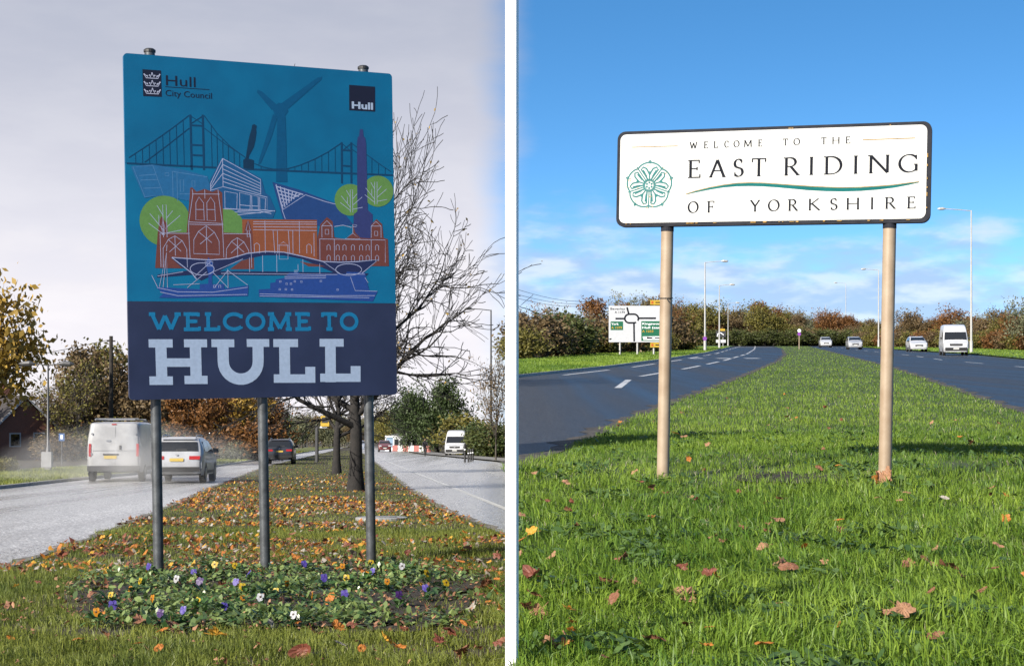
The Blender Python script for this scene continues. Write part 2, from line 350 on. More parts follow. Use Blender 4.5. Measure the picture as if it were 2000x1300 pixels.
class Print:
    """flat print on a panel: picture points are mapped on to the panel face, later shapes lie on earlier ones"""
    def __init__(s, corners, local, y0, root, step=.000013):
        A = []; 
        for (x, y), (u, v) in zip(corners, local):
            A += [[x, y, 1, 0, 0, 0, -u * x, -u * y], [0, 0, 0, x, y, 1, -v * x, -v * y]]
        s.h = np.linalg.solve(np.array(A, float), np.array(local, float).ravel()); s.y = y0; s.root = root; s.step = step; s.n = 0; s.b = None; s.letters = []; s.top = 0; s.i = 0
    def m(s, p):
        h = s.h; x, y = p; w = h[6] * x + h[7] * y + 1
        return ((h[0] * x + h[1] * y + h[2]) / w, (h[3] * x + h[4] * y + h[5]) / w)
    def begin(s, low=False):
        if low: s.top = 0
        s.b = MB(); s.i = 0; return s
    def layer(s): s.i += 1; return s.y - (s.top + 1 + (s.i - 1) % 10) * s.step
    def raw(s, loc):                         # local (x,z) polygon
        y = s.layer(); s.b.poly([(x, y, z) for x, z in loc]); return s
    def poly(s, pts): return s.raw([s.m(p) for p in pts])
    def circ(s, cx, cy, rx, ry=None): return s.poly([(cx + rx * math.cos(t), cy + (ry or rx) * math.sin(t)) for t in np.linspace(0, 2 * math.pi, 33)[:-1]])
    def strip(s, P, W):                      # local polyline with a width for each point
        y = s.layer(); k = len(P); v = []
        for i in range(k):
            a, c = P[max(i - 1, 0)], P[min(i + 1, k - 1)]
            if i == k - 1 and abs(P[0][0] - P[-1][0]) + abs(P[0][1] - P[-1][1]) < 1e-6: a, c = P[-2], P[1]
            if i == 0 and abs(P[0][0] - P[-1][0]) + abs(P[0][1] - P[-1][1]) < 1e-6: a, c = P[-2], P[1]
            d = (c[0] - a[0], c[1] - a[1]); l = math.hypot(*d) or 1; nx, nz = -d[1] / l, d[0] / l; w = W[i] / 2
            v += [(P[i][0] + nx * w, y, P[i][1] + nz * w), (P[i][0] - nx * w, y, P[i][1] - nz * w)]
        s.b.add(v, [(2 * i, 2 * i + 1, 2 * i + 3, 2 * i + 2) for i in range(k - 1)]); return s
    def line(s, pts, w, close=False):
        P = [s.m(p) for p in pts]
        if close: P.append(P[0])
        return s.strip(P, [w] * len(P))
    def lines(s, ll, w):
        for l in ll: s.line(l, w)
        return s
    def text(s, txt, p0, p1, h0, thick, thin, serif, shx=1.0, slab=False, sp=.0, space=.5):
        """set txt on the baseline from picture point p0 to p1; cap height h0 (picture px); letters spread to fit"""
        a, c = s.m(p0), s.m(p1); t = s.m((p0[0], p0[1] - h0)); H = math.hypot(t[0] - a[0], t[1] - a[1])
        L = math.hypot(c[0] - a[0], c[1] - a[1]); d = ((c[0] - a[0]) / L, (c[1] - a[1]) / L); u = (-d[1], d[0])
        wid = [GL[k][0] * shx if k != ' ' else space for k in txt]; gap = (L / H - sum(wid)) / max(len(txt) - 1, 1); x = 0
        ht = thin if not slab else thick
        for k, w in zip(txt, wid):
            if k != ' ':
                keep = s.b; s.b = MB(); i0 = s.i; s.i = 0
                _, st, sf, arms = GL[k]
                Q = lambda px, py: (a[0] + H * ((x + px * shx) * d[0] + (ht / 2 + py * (1 - ht)) * u[0]), a[1] + H * ((x + px * shx) * d[1] + (ht / 2 + py * (1 - ht)) * u[1]))
                for q in st:
                    q2 = []
                    for i, p in enumerate(q): q2.append(p)
                    W = []
                    for i in range(len(q)):
                        e0, e1 = q[max(i - 1, 0)], q[min(i + 1, len(q) - 1)]
                        an = math.atan2(e1[1] - e0[1], (e1[0] - e0[0]) * shx)
                        W.append(H * (thick if slab else thin + (thick - thin) * abs(math.sin(an - R(14))) ** 1.5))
                    s.strip([Q(*p) for p in q2], W)
                for px, py in sf:
                    s.strip([Q(px - serif / shx, py), Q(px + serif / shx, py)], [H * ht] * 2)
                for px, y0, y1 in arms:
                    ww = thin * 1.3 if not slab else thick * .8
                    s.strip([Q(px, y0 - (ht / 2 if y0 == 0 else 0)), Q(px, y1 + (ht / 2 if y1 == 1 else 0))], [H * ww] * 2)
                s.letters.append(s.b); s.b = keep; s.i = i0
            x += w + gap
        return s
    def fit(s, items, yb, h0, thick, thin, serif, slab=False):
        """letters placed one by one: (char, x0, x1) in picture px, baseline row yb(x)"""
        for ch, x0, x1 in items:
            _, st, sf, arms = GL[ch]; shx = 1.; Wd = (x1 - x0) / h0
            def exts(k):
                xs = [p[0] * k for q in st for p in q]; t2 = (thick if slab else thin) / 2 + (0 if slab else thick * .3)
                lo, hi = min(xs) - t2, max(xs) + t2
                for px, _ in sf: lo, hi = min(lo, px * k - serif), max(hi, px * k + serif)
                return lo, hi
            for _ in range(6):
                lo, hi = exts(shx); shx = max(.3, shx + (Wd - (hi - lo)) / max(max(p[0] for q in st for p in q), .3))
            if ch == 'I': shx = 1.
            lo, hi = exts(shx); a = x0 - lo * h0 + ((Wd - (hi - lo)) * h0 / 2 if ch == 'I' else 0)
            s.text(ch, (a, yb(a)), (a + h0, yb(a + h0)), h0, thick, thin, serif, shx, slab)
        return s
    def sans(s, txt, p0, h0, width=None, bold=0., align='LEFT'):
        cu = bpy.data.curves.new('lettering', 'FONT'); cu.body = txt; cu.offset = bold; cu.resolution_u = 3
        o = bpy.data.objects.new('lettering', cu); C.objects.link(o); dg = bpy.context.evaluated_depsgraph_get()
        me = bpy.data.meshes.new_from_object(o.evaluated_get(dg)); bpy.data.objects.remove(o); bpy.data.curves.remove(cu)
        a = s.m(p0); t = s.m((p0[0], p0[1] - h0)); e = s.m((p0[0] + 50, p0[1])); H = math.hypot(t[0] - a[0], t[1] - a[1]) / .73
        xs = [v.co.x for v in me.vertices]; k = 1
        if width: q = s.m((p0[0] + width, p0[1])); k = math.hypot(q[0] - a[0], q[1] - a[1]) / (H * (max(xs) - min(xs)))
        y = s.layer()
        s.b.add([(a[0] + v.co.x * H * k, y, a[1] + v.co.y * H) for v in me.vertices], [tuple(p.vertices) for p in me.polygons])
        bpy.data.meshes.remove(me); return s
    def end(s, name, m):
        s.top += min(s.i, 10)
        for l in s.letters: l.build('letter', m, s.root)
        s.letters = []
        if s.b.v:
            o = s.b.build(name, m, s.root)
            if name in ('outline_print', 'suspension_bridge_print', 'crown_print', 'rust_spot', 'lettering', 'gold_line', 'rose_emblem'): o['kind'] = 'stuff'

# ------------------------------------------------------------------ the tall blue town sign on the left
KS = .60
def ink(name, *rgb, rough=.42): return mat('print_' + name, lin(*rgb, k=KS), rough, var=.10, scale=30, spec=.35)
YW = R(26)
root = thing('welcome_sign', 'tall teal and navy town welcome sign on three grey steel posts above the pansy bed', 'sign', at(519, 17.4, 'L'), (0, R(-1.0), YW))
g0 = root.location.z
zb, zt, xl, xr = 1.5 - g0 - .085, 1.5 - g0 + 3.683, -1.502, 1.626
Hs = zt - zb
def rrect(x0, x1, z0, z1, r, which='1111'):
    o = []
    for (cx, cz, a), f in zip(((x1, z1, 0), (x0, z1, 90), (x0, z0, 180), (x1, z0, 270)), which):
        if f == '0': o.append((cx, cz)); continue
        sx, sz = (-1 if cx == x1 else 1), (-1 if cz == z1 else 1)
        o += [(cx + sx * r + r * math.cos(R(a + k * 18)), cz + sz * r + r * math.sin(R(a + k * 18))) for k in range(6)]
    return o
m_teal = mat('sign_teal_film', lin(0, 106, 150, k=KS), .4, col2=lin(0, 97, 140, k=KS), scale=2.2, spec=.4, bump=.05, bscale=260)
m_teal2 = mat('sign_teal_film_lower', lin(0, 114, 158, k=KS), .4, col2=lin(0, 104, 148, k=KS), scale=2.2, spec=.4)
m_navy = mat('sign_navy_film', lin(46, 54, 86, k=KS), .42, col2=lin(36, 43, 72, k=KS), scale=1.6, spec=.4)
m_galv = mat('galvanised_steel', (.085, .092, .10), .5, .5, var=.4, scale=9, bump=.1)
m_alu = mat('sign_back_aluminium', (.4, .41, .42), .45, .6, var=.15, scale=5)
# photo rows of the panel joints 318..335 and 585
corn = [(263, 110), (775, 142), (785, 770), (253, 780)]
P = Print(corn, [(xl, zt), (xr, zt), (xr, zb), (xl, zb)], -.022, root)
z1 = P.m((520, 326))[1]; z2 = P.m((520, 585))[1]
for nm, (a, c), w, mm in (('panel', (z1 + .001, zt), '1100', m_teal), ('panel', (z2 + .001, z1 - .001), '0000', m_teal2), ('panel', (zb, z2 - .001), '0011', m_navy)):
    b = MB(); b.prism([(x, -.02, z) for x, z in rrect(xl, xr, a, c, .045, w)], (0, .04, 0)); p = b.build(nm, mm, root)
for px in (310, 521, 733):
    x = P.m((px, 700))[0]
    b = MB(); b.tube([(x, .085, -.5), (x, .085, zt + (.06 if px != 521 else -.3))], .057, 16); po = b.build('post', m_galv, root, autos=True)
    if px != 521:
        b = MB(); b.tube([(x, .085, zt + .05), (x, .085, zt + .075), (x, .085, zt + .09)], [.066, .066, .045], 16); b.build('cap', mat('black_plastic', (.02, .02, .022), .5), po)
    for zz in (zb + .3, z2 + .4, z1 - .3, zt - .3): b = MB(); b.box((x, .05, zz), (.2, .05, .05)); b.build('bracket', m_alu, root)
def A_(X, Y): return (240 + X * .28455, 90 + Y * .28462)          # points measured on the enlarged picture
def AL(*p): return [A_(x, y) for x, y in p]
q = P.begin()
q.poly(AL((1070, 420), (1110, 385), (1160, 388), (1175, 440), (1140, 490), (1085, 480)))
q.poly(AL((1120, 395), (1375, 215), (1405, 208), (1400, 228), (1165, 432)))
q.poly(AL((1080, 425), (1095, 395), (1000, 312), (970, 300), (966, 318), (1062, 432)))
q.poly(AL((1072, 460), (1098, 490), (1060, 610), (985, 785), (966, 800), (972, 770), (1040, 560)))
q.poly(AL((1100, 480), (1155, 480), (1162, 915), (1085, 915)))
q.end('wind_turbine_print', ink('turbine', 0, 84, 128))
q = P.begin(); cw = .009
for tx0, tx1, ty, tb, beams in ((515, 598, 470, 838, (540, 670, 738)), (1535, 1600, 642, 920, (695, 800))):
    for tx in (tx0, tx1): q.line(AL((tx, ty), (tx, tb)), .022)
    for by in beams: q.line(AL((tx0, by), (tx1, by + 4)), .018)
    q.line(AL((tx0, ty + 8), (tx1, ty + 62)), cw); q.line(AL((tx1, ty + 8), (tx0, ty + 62)), cw)
cab = [[(95, 760), (200, 692), (300, 625), (400, 555), (505, 476)], [(200, 790), (350, 680), (505, 560)], [(608, 476), (690, 590), (780, 680), (880, 752)], [(608, 560), (740, 660), (870, 745)],
       [(940, 792), (1000, 815), (1070, 828), (1160, 826), (1250, 800), (1350, 758), (1440, 710), (1530, 650)], [(1604, 650), (1700, 720), (1790, 785), (1872, 838)], [(1604, 690), (1700, 750)]]
for c_ in cab: q.line(AL(*c_), cw)
q.line(AL((80, 798), (950, 832), (1885, 862)), .02)
for c_, n_ in ((cab[0], 8), (cab[2], 6), (cab[4], 12), (cab[5], 5)):
    xs = np.linspace(c_[0][0] + 45, c_[-1][0] - 40, n_)
    for x in xs:
        y = np.interp(x, [p[0] for p in c_], [p[1] for p in c_]); q.line(AL((x, y), (x, 800 + (x - 80) * .034)), .005)
q.end('suspension_bridge_print', ink('bridge', 12, 66, 104))
q = P.begin()
q.poly(AL((925, 560), (930, 535), (945, 528), (960, 540), (955, 560), (957, 585), (948, 640), (938, 680), (905, 740), (900, 758), (882, 758), (888, 720), (902, 640), (915, 590), (922, 572)))
q.end('statue_print', ink('statue', 14, 52, 82)); q = P.begin()
q.poly(AL((865, 768), (885, 755), (905, 760), (937, 770), (935, 832), (865, 822)))
q.end('plinth_print', ink('statue', 14, 52, 82))
q = P.begin(); q.poly(AL((105, 818), (250, 805), (430, 830), (620, 880), (640, 960), (720, 1000), (720, 1130), (500, 1050), (300, 1010), (190, 1030))); q.end('pale_building_print', ink('pale', 40, 108, 160))
q = P.begin(); q.poly(AL((725, 752), (985, 890), (1010, 990), (1040, 1010), (1080, 1110), (1060, 1160), (860, 1160), (720, 1100), (630, 1000), (635, 905), (680, 830))); q.end('pale_building_print', ink('pale2', 32, 90, 142))
q = P.begin(); q.poly(AL((1060, 915), (1240, 965), (1500, 1060), (1610, 1200), (1440, 1220), (1130, 1170))); q.end('museum_print', ink('museum', 38, 72, 132))
mg = ink('leaf_green', 102, 146, 76)
q = P.begin()
for cx, cy, rr in ((325, 1185, 172), (735, 1225, 128), (1592, 1032, 108), (1782, 972, 106)): q = P.begin(); q.circ(*A_(cx, cy), rr * .2846); q.end('tree_print', mg)
q = P.begin(); q.poly(AL((1660, 555), (1680, 555), (1685, 605), (1695, 610), (1702, 650), (1712, 1100), (1745, 1130), (1745, 1300), (1610, 1300), (1615, 1130), (1640, 1110), (1640, 650), (1645, 610), (1655, 600))); q.end('column_print', ink('column', 54, 62, 118))
q = P.begin(); q.poly(AL((850, 1168), (1362, 1170), (1362, 1455), (850, 1450))); q.end('theatre_print', ink('theatre', 150, 84, 52))
q = P.begin()
q.poly(AL((250, 1505), (275, 1260), (290, 1180), (302, 1150), (340, 1205), (345, 1262), (470, 1262), (488, 1110), (502, 960), (515, 955), (545, 985), (600, 965), (650, 985), (690, 968), (718, 990), (722, 1260), (860, 1265), (875, 1200), (890, 1175), (905, 1200), (920, 1260), (925, 1510)))
q.end('minster_print', ink('brick', 116, 64, 56)); q = P.begin()
q.poly(AL((1362, 1485), (1365, 1290), (1385, 1200), (1430, 1150), (1470, 1180), (1480, 1290), (1560, 1300), (1605, 1260), (1610, 1195), (1625, 1255), (1660, 1290), (1730, 1295), (1735, 1200), (1772, 1162), (1810, 1195), (1820, 1290), (1850, 1300), (1857, 1485)))
q.end('guildhall_print', ink('brick', 116, 64, 56))
q = P.begin()
q.poly(AL((355, 1430), (480, 1442), (620, 1450), (760, 1440), (880, 1405), (1010, 1390), (1130, 1395), (1250, 1420), (1400, 1452), (1560, 1450), (1785, 1440), (1675, 1535), (1715, 1535), (1700, 1552), (1000, 1552), (850, 1550), (640, 1552), (560, 1590), (500, 1550), (260, 1570), (265, 1550), (480, 1520), (430, 1500)))
q.end('footbridge_print', ink('navy', 36, 44, 88))
q = P.begin()
q.poly(AL((820, 1452), (1000, 1415), (1130, 1415), (1260, 1440), (1470, 1530), (1000, 1525), (690, 1525)))
q.end('footbridge_opening_print', m_teal2)
q = P.begin(); q.poly(AL((840, 1452), (926, 1430), (926, 1510), (760, 1512))); q.end('minster_print', ink('brick', 116, 64, 56)); q = P.begin(); q.poly(AL((1240, 1455), (1380, 1480), (1420, 1490), (1300, 1490)));  q.end('guildhall_print', ink('brick', 116, 64, 56))
q = P.begin()
q.poly(AL((252, 1635), (550, 1650), (552, 1615), (610, 1612), (612, 1545), (595, 1470), (615, 1430), (645, 1470), (650, 1540), (635, 1555), (636, 1615), (718, 1612), (718, 1645), (885, 1622), (880, 1695), (400, 1712), (270, 1708), (300, 1680)))
q.end('ship_print', ink('ship', 40, 74, 150)); q = P.begin()
q.poly(AL((955, 1650), (1035, 1645), (1035, 1605), (1070, 1600), (1075, 1580), (1130, 1570), (1165, 1535), (1230, 1530), (1240, 1540), (1560, 1540), (1565, 1525), (1690, 1530), (1720, 1655), (1778, 1660), (1745, 1730), (955, 1700)))
q.end('ship_print', ink('ship', 40, 74, 150))
# pale outlines
q = P.begin(); w1 = .0075
q.lines([AL(*l) for l in (
 [(120, 820), (255, 812), (320, 1010), (195, 1022), (120, 820)], [(160, 880), (275, 870)], [(170, 910), (285, 905)], [(185, 965), (300, 960)], [(385, 850), (620, 885)], [(385, 850), (385, 1020)], [(415, 860), (415, 1050)], [(435, 905), (458, 905), (458, 985), (435, 985), (435, 905)], [(515, 910), (535, 910), (535, 950), (515, 950), (515, 910)],
 [(335, 860), (360, 860), (360, 880), (335, 880), (335, 860)], [(430, 1000), (500, 1000)])], .005)
q.end('outline_print', ink('pale_line', 92, 140, 186))
q = P.begin()
q.lines([AL(*l) for l in (
 [(725, 760), (980, 900), (980, 1000)], [(725, 760), (640, 930), (640, 980)], [(725, 800), (978, 925)], [(725, 830), (978, 945)], [(725, 860), (978, 962)], [(725, 890), (978, 980)], [(725, 915), (978, 998)], [(725, 760), (725, 950), (640, 975)], [(725, 800), (642, 950)], [(725, 860), (642, 965)], [(725, 950), (1022, 1018), (1022, 1105), (725, 1100)],
 [(735, 980), (820, 995), (815, 1100), (735, 1095), (735, 980)], [(836, 988), (910, 1005), (905, 1105), (836, 1100), (836, 988)], [(918, 1005), (962, 1015), (962, 1105), (918, 1102), (918, 1005)], [(972, 1018), (1012, 1028), (1008, 1105), (972, 1105), (972, 1018)], [(836, 1072), (910, 1078)], [(918, 1078), (962, 1080)], [(820, 1110), (960, 1110), (1050, 1130)], [(800, 1120), (980, 1125)], [(820, 1140), (1075, 1110)], [(980, 1105), (1075, 1112)])], w1)
for i in range(7):
    q.line(AL((1085 + i * 28, 935 + i * 10), (1130 + i * 14, 1098 - i * 14)), .012)
for i in range(6):
    q.line(AL((1088 + i * 9, 945 + i * 26), (1270 - i * 30, 998 + i * 14)), .012)
q.lines([AL(*l) for l in ([(1085, 930), (1125, 1105), (1285, 1000), (1420, 1045), (1490, 1062)], [(1125, 1105), (1145, 1165)], [(1480, 1215), (1540, 1205), (1600, 1220)])], w1)
for cx, cy, sc_ in ((325, 1185, 1.), (1600, 1040, .7), (1768, 985, .7)):
    q.lines([AL(*[(cx + a * sc_, cy + b * sc_) for a, b in l]) for l in ([(-12, 110), (-12, -110), (12, -110), (12, 110)], [(-12, 60), (-100, -50)], [(-40, 20), (-40, -40)], [(12, 40), (105, -40)], [(-12, 90), (-110, 15)], [(12, 80), (110, 60)], [(12, -20), (55, -70)], [(-12, -40), (-50, -105)])], w1 * .8)
q.lines([AL(*l) for l in (
 [(515, 970), (520, 1000), (485, 1200), (485, 1265)], [(515, 1000), (700, 1000)], [(600, 970), (600, 1030)], [(690, 970), (695, 1030), (715, 1200), (720, 1430)], [(490, 1190), (720, 1200)], [(490, 1205), (720, 1210)],
 [(535, 1175), (538, 1060), (560, 1020), (590, 1060), (592, 1178), (535, 1175)], [(612, 1178), (612, 1060), (640, 1020), (665, 1060), (668, 1182), (612, 1178)], [(535, 1105), (592, 1105)], [(612, 1105), (668, 1105)],
 [(515, 1405), (518, 1310), (550, 1255), (605, 1215), (660, 1260), (690, 1320), (690, 1410), (515, 1405)], [(605, 1215), (605, 1410)], [(550, 1255), (640, 1330)], [(660, 1258), (560, 1340)],
 [(305, 1500), (308, 1370), (345, 1310), (390, 1285), (440, 1320), (468, 1375), (470, 1500)], [(390, 1285), (390, 1420)], [(345, 1310), (430, 1390)], [(440, 1315), (350, 1395)],
 [(735, 1440), (740, 1370), (775, 1320), (815, 1295), (860, 1325), (890, 1380), (893, 1400)], [(815, 1295), (815, 1430)], [(775, 1320), (860, 1395)], [(860, 1322), (770, 1400)],
 [(290, 1268), (490, 1268)], [(290, 1500), (290, 1270)], [(722, 1268), (905, 1268)], [(485, 1265), (490, 1440)], [(905, 1270), (910, 1500)],
 [(312, 1175), (300, 1240), (325, 1240), (312, 1175)], [(305, 1240), (305, 1280), (318, 1280), (318, 1240)], [(890, 1180), (875, 1245), (905, 1245), (890, 1180)], [(883, 1245), (883, 1290), (898, 1290), (898, 1245)],
 [(925, 1185), (1360, 1185)], [(925, 1200), (1360, 1200)], [(925, 1220), (1360, 1220)], [(925, 1240), (1360, 1243)], [(1005, 1180), (1005, 1400)], [(1240, 1180), (1240, 1400)], [(1340, 1260), (1340, 1420)],
 [(1060, 1245), (1090, 1245), (1090, 1400), (1070, 1400), (1060, 1245)], [(1165, 1245), (1195, 1245), (1195, 1400), (1172, 1400), (1165, 1245)], [(1095, 1345), (1130, 1322), (1165, 1345), (1095, 1345)], [(1100, 1345), (1100, 1440), (1160, 1440), (1160, 1345)],
 [(930, 1400), (930, 1340), (948, 1330), (965, 1342), (965, 1400)], [(1290, 1400), (1290, 1345), (1305, 1335), (1322, 1348), (1322, 1400)],
 [(1395, 1290), (1395, 1210), (1430, 1175), (1465, 1210), (1465, 1290)], [(1395, 1210), (1465, 1210)], [(1418, 1235), (1442, 1235), (1442, 1268), (1418, 1268), (1418, 1235)], [(1735, 1290), (1735, 1210), (1768, 1178), (1803, 1210), (1803, 1290)], [(1735, 1210), (1803, 1210)], [(1758, 1245), (1780, 1245), (1780, 1275), (1758, 1275), (1758, 1245)],
 [(1555, 1298), (1608, 1260), (1660, 1300), (1555, 1298)], [(1380, 1300), (1380, 1455)], [(1380, 1300), (1832, 1305), (1832, 1460)], [(1480, 1300), (1480, 1450)], [(1735, 1305), (1735, 1450)], [(1608, 1260), (1608, 1200), (1638, 1205), (1632, 1215), (1608, 1215)])], w1 * .75)
for x in (1440, 1503, 1550, 1608, 1665, 1710, 1775):
    for y in (1355, 1428):
        q.line(AL((x - 11, y + 22), (x - 11, y - 8), (x, y - 18), (x + 11, y - 8), (x + 11, y + 22)), w1 * .75)
q.line(AL((365, 1432), (480, 1440), (620, 1448), (760, 1438), (880, 1402), (1010, 1388), (1130, 1392), (1250, 1418), (1400, 1455), (1520, 1460), (1640, 1455), (1785, 1440), (1670, 1535)), .01)
q.line(AL((365, 1432), (500, 1540), (530, 1580)), .01)
q.line([A_(570 + 82 * math.cos(t), 1510 + 42 * math.sin(t)) for t in np.linspace(0, 6.283, 30)], w1)
q.line([A_(1578 + 90 * math.cos(t), 1510 + 40 * math.sin(t)) for t in np.linspace(0, 6.283, 30)], w1)
q.lines([AL(*l) for l in ([(620, 1540), (850, 1440)], [(265, 1560), (440, 1530)], [(700, 1540), (1500, 1545)], [(985, 1415), (985, 1530)], [(1082, 1405), (1082, 1530)], [(1262, 1440), (1262, 1530)], [(895, 1430), (895, 1530)], [(1378, 1470), (1378, 1540)],
 [(1400, 1455), (1520, 1540)], [(225, 1555), (262, 1635)], [(275, 1635), (330, 1400), (330, 1640)], [(330, 1400), (300, 1640)], [(330, 1390), (335, 1345)], [(745, 1510), (745, 1640)], [(745, 1520), (880, 1620)], [(745, 1520), (650, 1640)], [(600, 1530), (465, 1640)], [(640, 1530), (745, 1640)], [(520, 1560), (630, 1460)],
 [(260, 1640), (400, 1668), (640, 1670), (880, 1635)], [(280, 1670), (400, 1695), (640, 1690), (875, 1685)], [(370, 1620), (550, 1612)], [(645, 1640), (645, 1622), (660, 1622), (660, 1640)], [(680, 1640), (680, 1622), (695, 1622), (695, 1640)],
 [(590, 1460), (645, 1460), (640, 1490), (595, 1490), (590, 1460)], [(960, 1680), (1400, 1692), (1760, 1690)], [(960, 1695), (1720, 1705)], [(1135, 1560), (1420, 1555), (1420, 1568), (1135, 1573), (1135, 1560)], [(1590, 1560), (1622, 1655), (1775, 1660)], [(1228, 1475), (1228, 1520)], [(1560, 1540), (1690, 1542)], [(1200, 1518), (1222, 1518), (1222, 1530), (1200, 1530)], [(1690, 1565), (1712, 1600)])], w1 * .8)
for x, y in ((1105, 1595), (1148, 1610), (1178, 1610), (1205, 1593), (1250, 1595), (1385, 1590), (1142, 1648), (1185, 1650), (1500, 1650), (1100, 1648)):
    q.line(AL((x - 6, y - 5), (x + 6, y - 5), (x + 6, y + 5), (x - 6, y + 5)), w1 * .7, True)
q.end('outline_print', ink('line', 172, 180, 214))
# badges
q = P.begin(True); q.poly([(298, 140), (333, 142), (333, 191), (298, 190)]); q.end('badge_print', ink('black', 26, 26, 48)); q = P.begin(); q.poly([(692, 164), (742, 167), (742, 214), (692, 212)]); q.end('badge_print', ink('black', 26, 26, 48))
q = P.begin()
for cy in (152, 166.5, 181):
    q.line([(301, cy - 3), (304.5, cy + 4), (327, cy + 5), (330.5, cy - 2.5)], .008)
    for ax, ay in ((301, -3), (306.5, 0), (311, -1), (316, -5), (321, -.5), (325.5, .5), (330.5, -2.5)): q.circ(ax, cy + ay, 1.3)
    q.lines([[(301, cy - 3), (308, cy + 2)], [(316, cy - 5), (312, cy + 3)], [(316, cy - 5), (320, cy + 3)], [(330.5, cy - 2.5), (324, cy + 3)]], .007)
q.end('crown_print', ink('crown', 190, 195, 220))
q = P.begin(); q.sans('Hull', (339, 169), 20, 56); q.sans('City Council', (339.5, 189), 12, 88); q.line([(340, 172), (424, 176.5)], .006); q.end('lettering', ink('black', 26, 26, 48))
q = P.begin(); q.sans('Hull', (696, 208), 13, 41, bold=.035); q.end('lettering', ink('white', 174, 192, 220))
m_cy, m_wh = ink('cyan', 20, 122, 172), ink('white', 174, 192, 220)
q = P.begin(True); q.fit([(c_, 240 + a_ * .2846, 240 + e_ * .2846) for c_, a_, e_ in zip('WELCOMETO', (196, 434, 574, 703, 860, 1014, 1204, 1382, 1514), (420, 558, 692, 848, 1004, 1188, 1322, 1506, 1653))], lambda x: 642.5 - (x - 300) * .003, 37.5, .2, .2, .17, True); q.end('lettering', m_cy)
def big(rects, ub=None):
    q = P.begin()
    for x0, y0, x1, y1 in rects: q.poly(AL((x0, y0 + 1195), (x1, y0 + 1195), (x1, y1 + 1195), (x0, y1 + 1195)))
    if ub:
        pts = AL(*[(x, y + 1195) for x, y in [(701, 830), (701, 950)] + [(822 + 121 * math.cos(R(a)), 958 + 124 * math.sin(R(a))) for a in range(180, -1, -12)] + [(944, 830)]]); q.line(pts, .128)
    b_ = q.b.build('letter', m_wh, root)
big([(190, 802, 355, 860), (433, 802, 592, 858), (235, 802, 312, 1120), (472, 802, 550, 1116), (300, 935, 480, 995), (188, 1062, 350, 1122), (430, 1058, 590, 1116)])
big([(622, 802, 780, 857), (866, 800, 1022, 855)], True)
big([(1050, 800, 1222, 856), (1090, 800, 1165, 1108), (1050, 1048, 1340, 1108), (1270, 995, 1340, 1108)])
big([(1372, 798, 1540, 853), (1410, 798, 1484, 1104), (1374, 1043, 1657, 1102), (1588, 990, 1657, 1100)])

# ------------------------------------------------------------------ the wide white county sign on the right
YR = R(-18)
root = thing('county_sign', 'wide white rounded county welcome sign on two beige posts in green grass', 'sign', at(1500, 16.0, 'R'), (0, R(1.05), YR))
g0 = root.location.z
zb, zt, xl, xr = 1.5 - g0 + 1.717, 1.5 - g0 + 2.736, -1.675, 1.583
m_wsign = mat('sign_white_enamel', (.47, .47, .46), .6, var=.06, scale=3, spec=.15)
m_frame = mat('sign_frame_dark', (.02, .021, .028), .7, var=.3, scale=12, spec=.12)
m_rust = mat('rust_and_gold_paint', (.42, .24, .05), .7, var=.5, scale=40)
b = MB(); b.prism([(x, -.012, z) for x, z in rrect(xl, xr, zb, zt, .085)], (0, .1, 0)); b.build('frame', m_frame, root, autos=True)
b = MB(); b.prism([(x, -.02, z) for x, z in rrect(xl + .034, xr - .044, zb + .038, zt - .034, .065)], (0, .006, 0)); b.build('face', m_wsign, root)
b = MB()
for i in range(30):
    t = random.random(); s_ = random.random()
    x, z = (xl + .04 + t * (xr - xl - .08), zb + .027) if s_ < .62 else (xr - .036, zb + .1 + t * (zt - zb - .2)) if s_ < .85 else (xl + .04 + t * (xr - xl - .08), zt - .026)
    b.box((x, -.019, z), (random.uniform(.008, .05), .006, random.uniform(.004, .012)) if s_ < .62 or s_ > .85 else (.008, .006, random.uniform(.01, .04)))
b.build('rust_spot', m_rust, root)['kind'] = 'stuff'
m_beige = mat('beige_paint', lin(176, 157, 134), .5, col2=lin(158, 136, 112), scale=4, bump=.12, det=8)
P2 = Print([(1193, 258), (1807, 240), (1807, 433), (1197, 446)], [(xl, zt), (xr, zt), (xr, zb), (xl, zb)], -.021, root, .000013)
for k, px in enumerate((1297, 1730)):
    x = P2.m((px, 440))[0]
    b = MB(); b.tube([(x, .06, -.4), (x, .06, zb - .03)], .066, 20); po = b.build('post', m_beige, root, autos=True)
    b = MB(); b.tube([(x, .06, zb - .05), (x, .06, zb + .01)], .069, 20); b.build('collar', m_frame, po)
    for zz in (zb + .2, zt - .2): b = MB(); b.box((x, .095, zz), (.16, .03, .05)); b.build('bracket', m_alu, root)
    if k == 0:
        zz = 1.5 - g0 + (761 - 587) / FOC * 16.5
        b = MB(); b.tube([(x + .069 * math.cos(t), .06 + .069 * math.sin(t), zz + .004 * math.sin(t)) for t in np.linspace(0, 6.28, 17)], .006, 6); b.tube([(x + .02, -.006, zz), (x + .035, -.012, zz - .03), (x + .05, -.01, zz - .05)], .004, 5)
        b.build('cable_tie', mat('black_plastic', (.02, .02, .022), .5), root)
mk = mat('print_dark_lettering', (.008, .009, .014), .75, spec=.08)
m_tealp = mat('print_heraldic_teal', lin(50, 104, 104), .7, var=.2, scale=10, spec=.1)
def B_(X, Y): return (1170 + X * .33, 220 + Y * .33)
q = P2.begin()
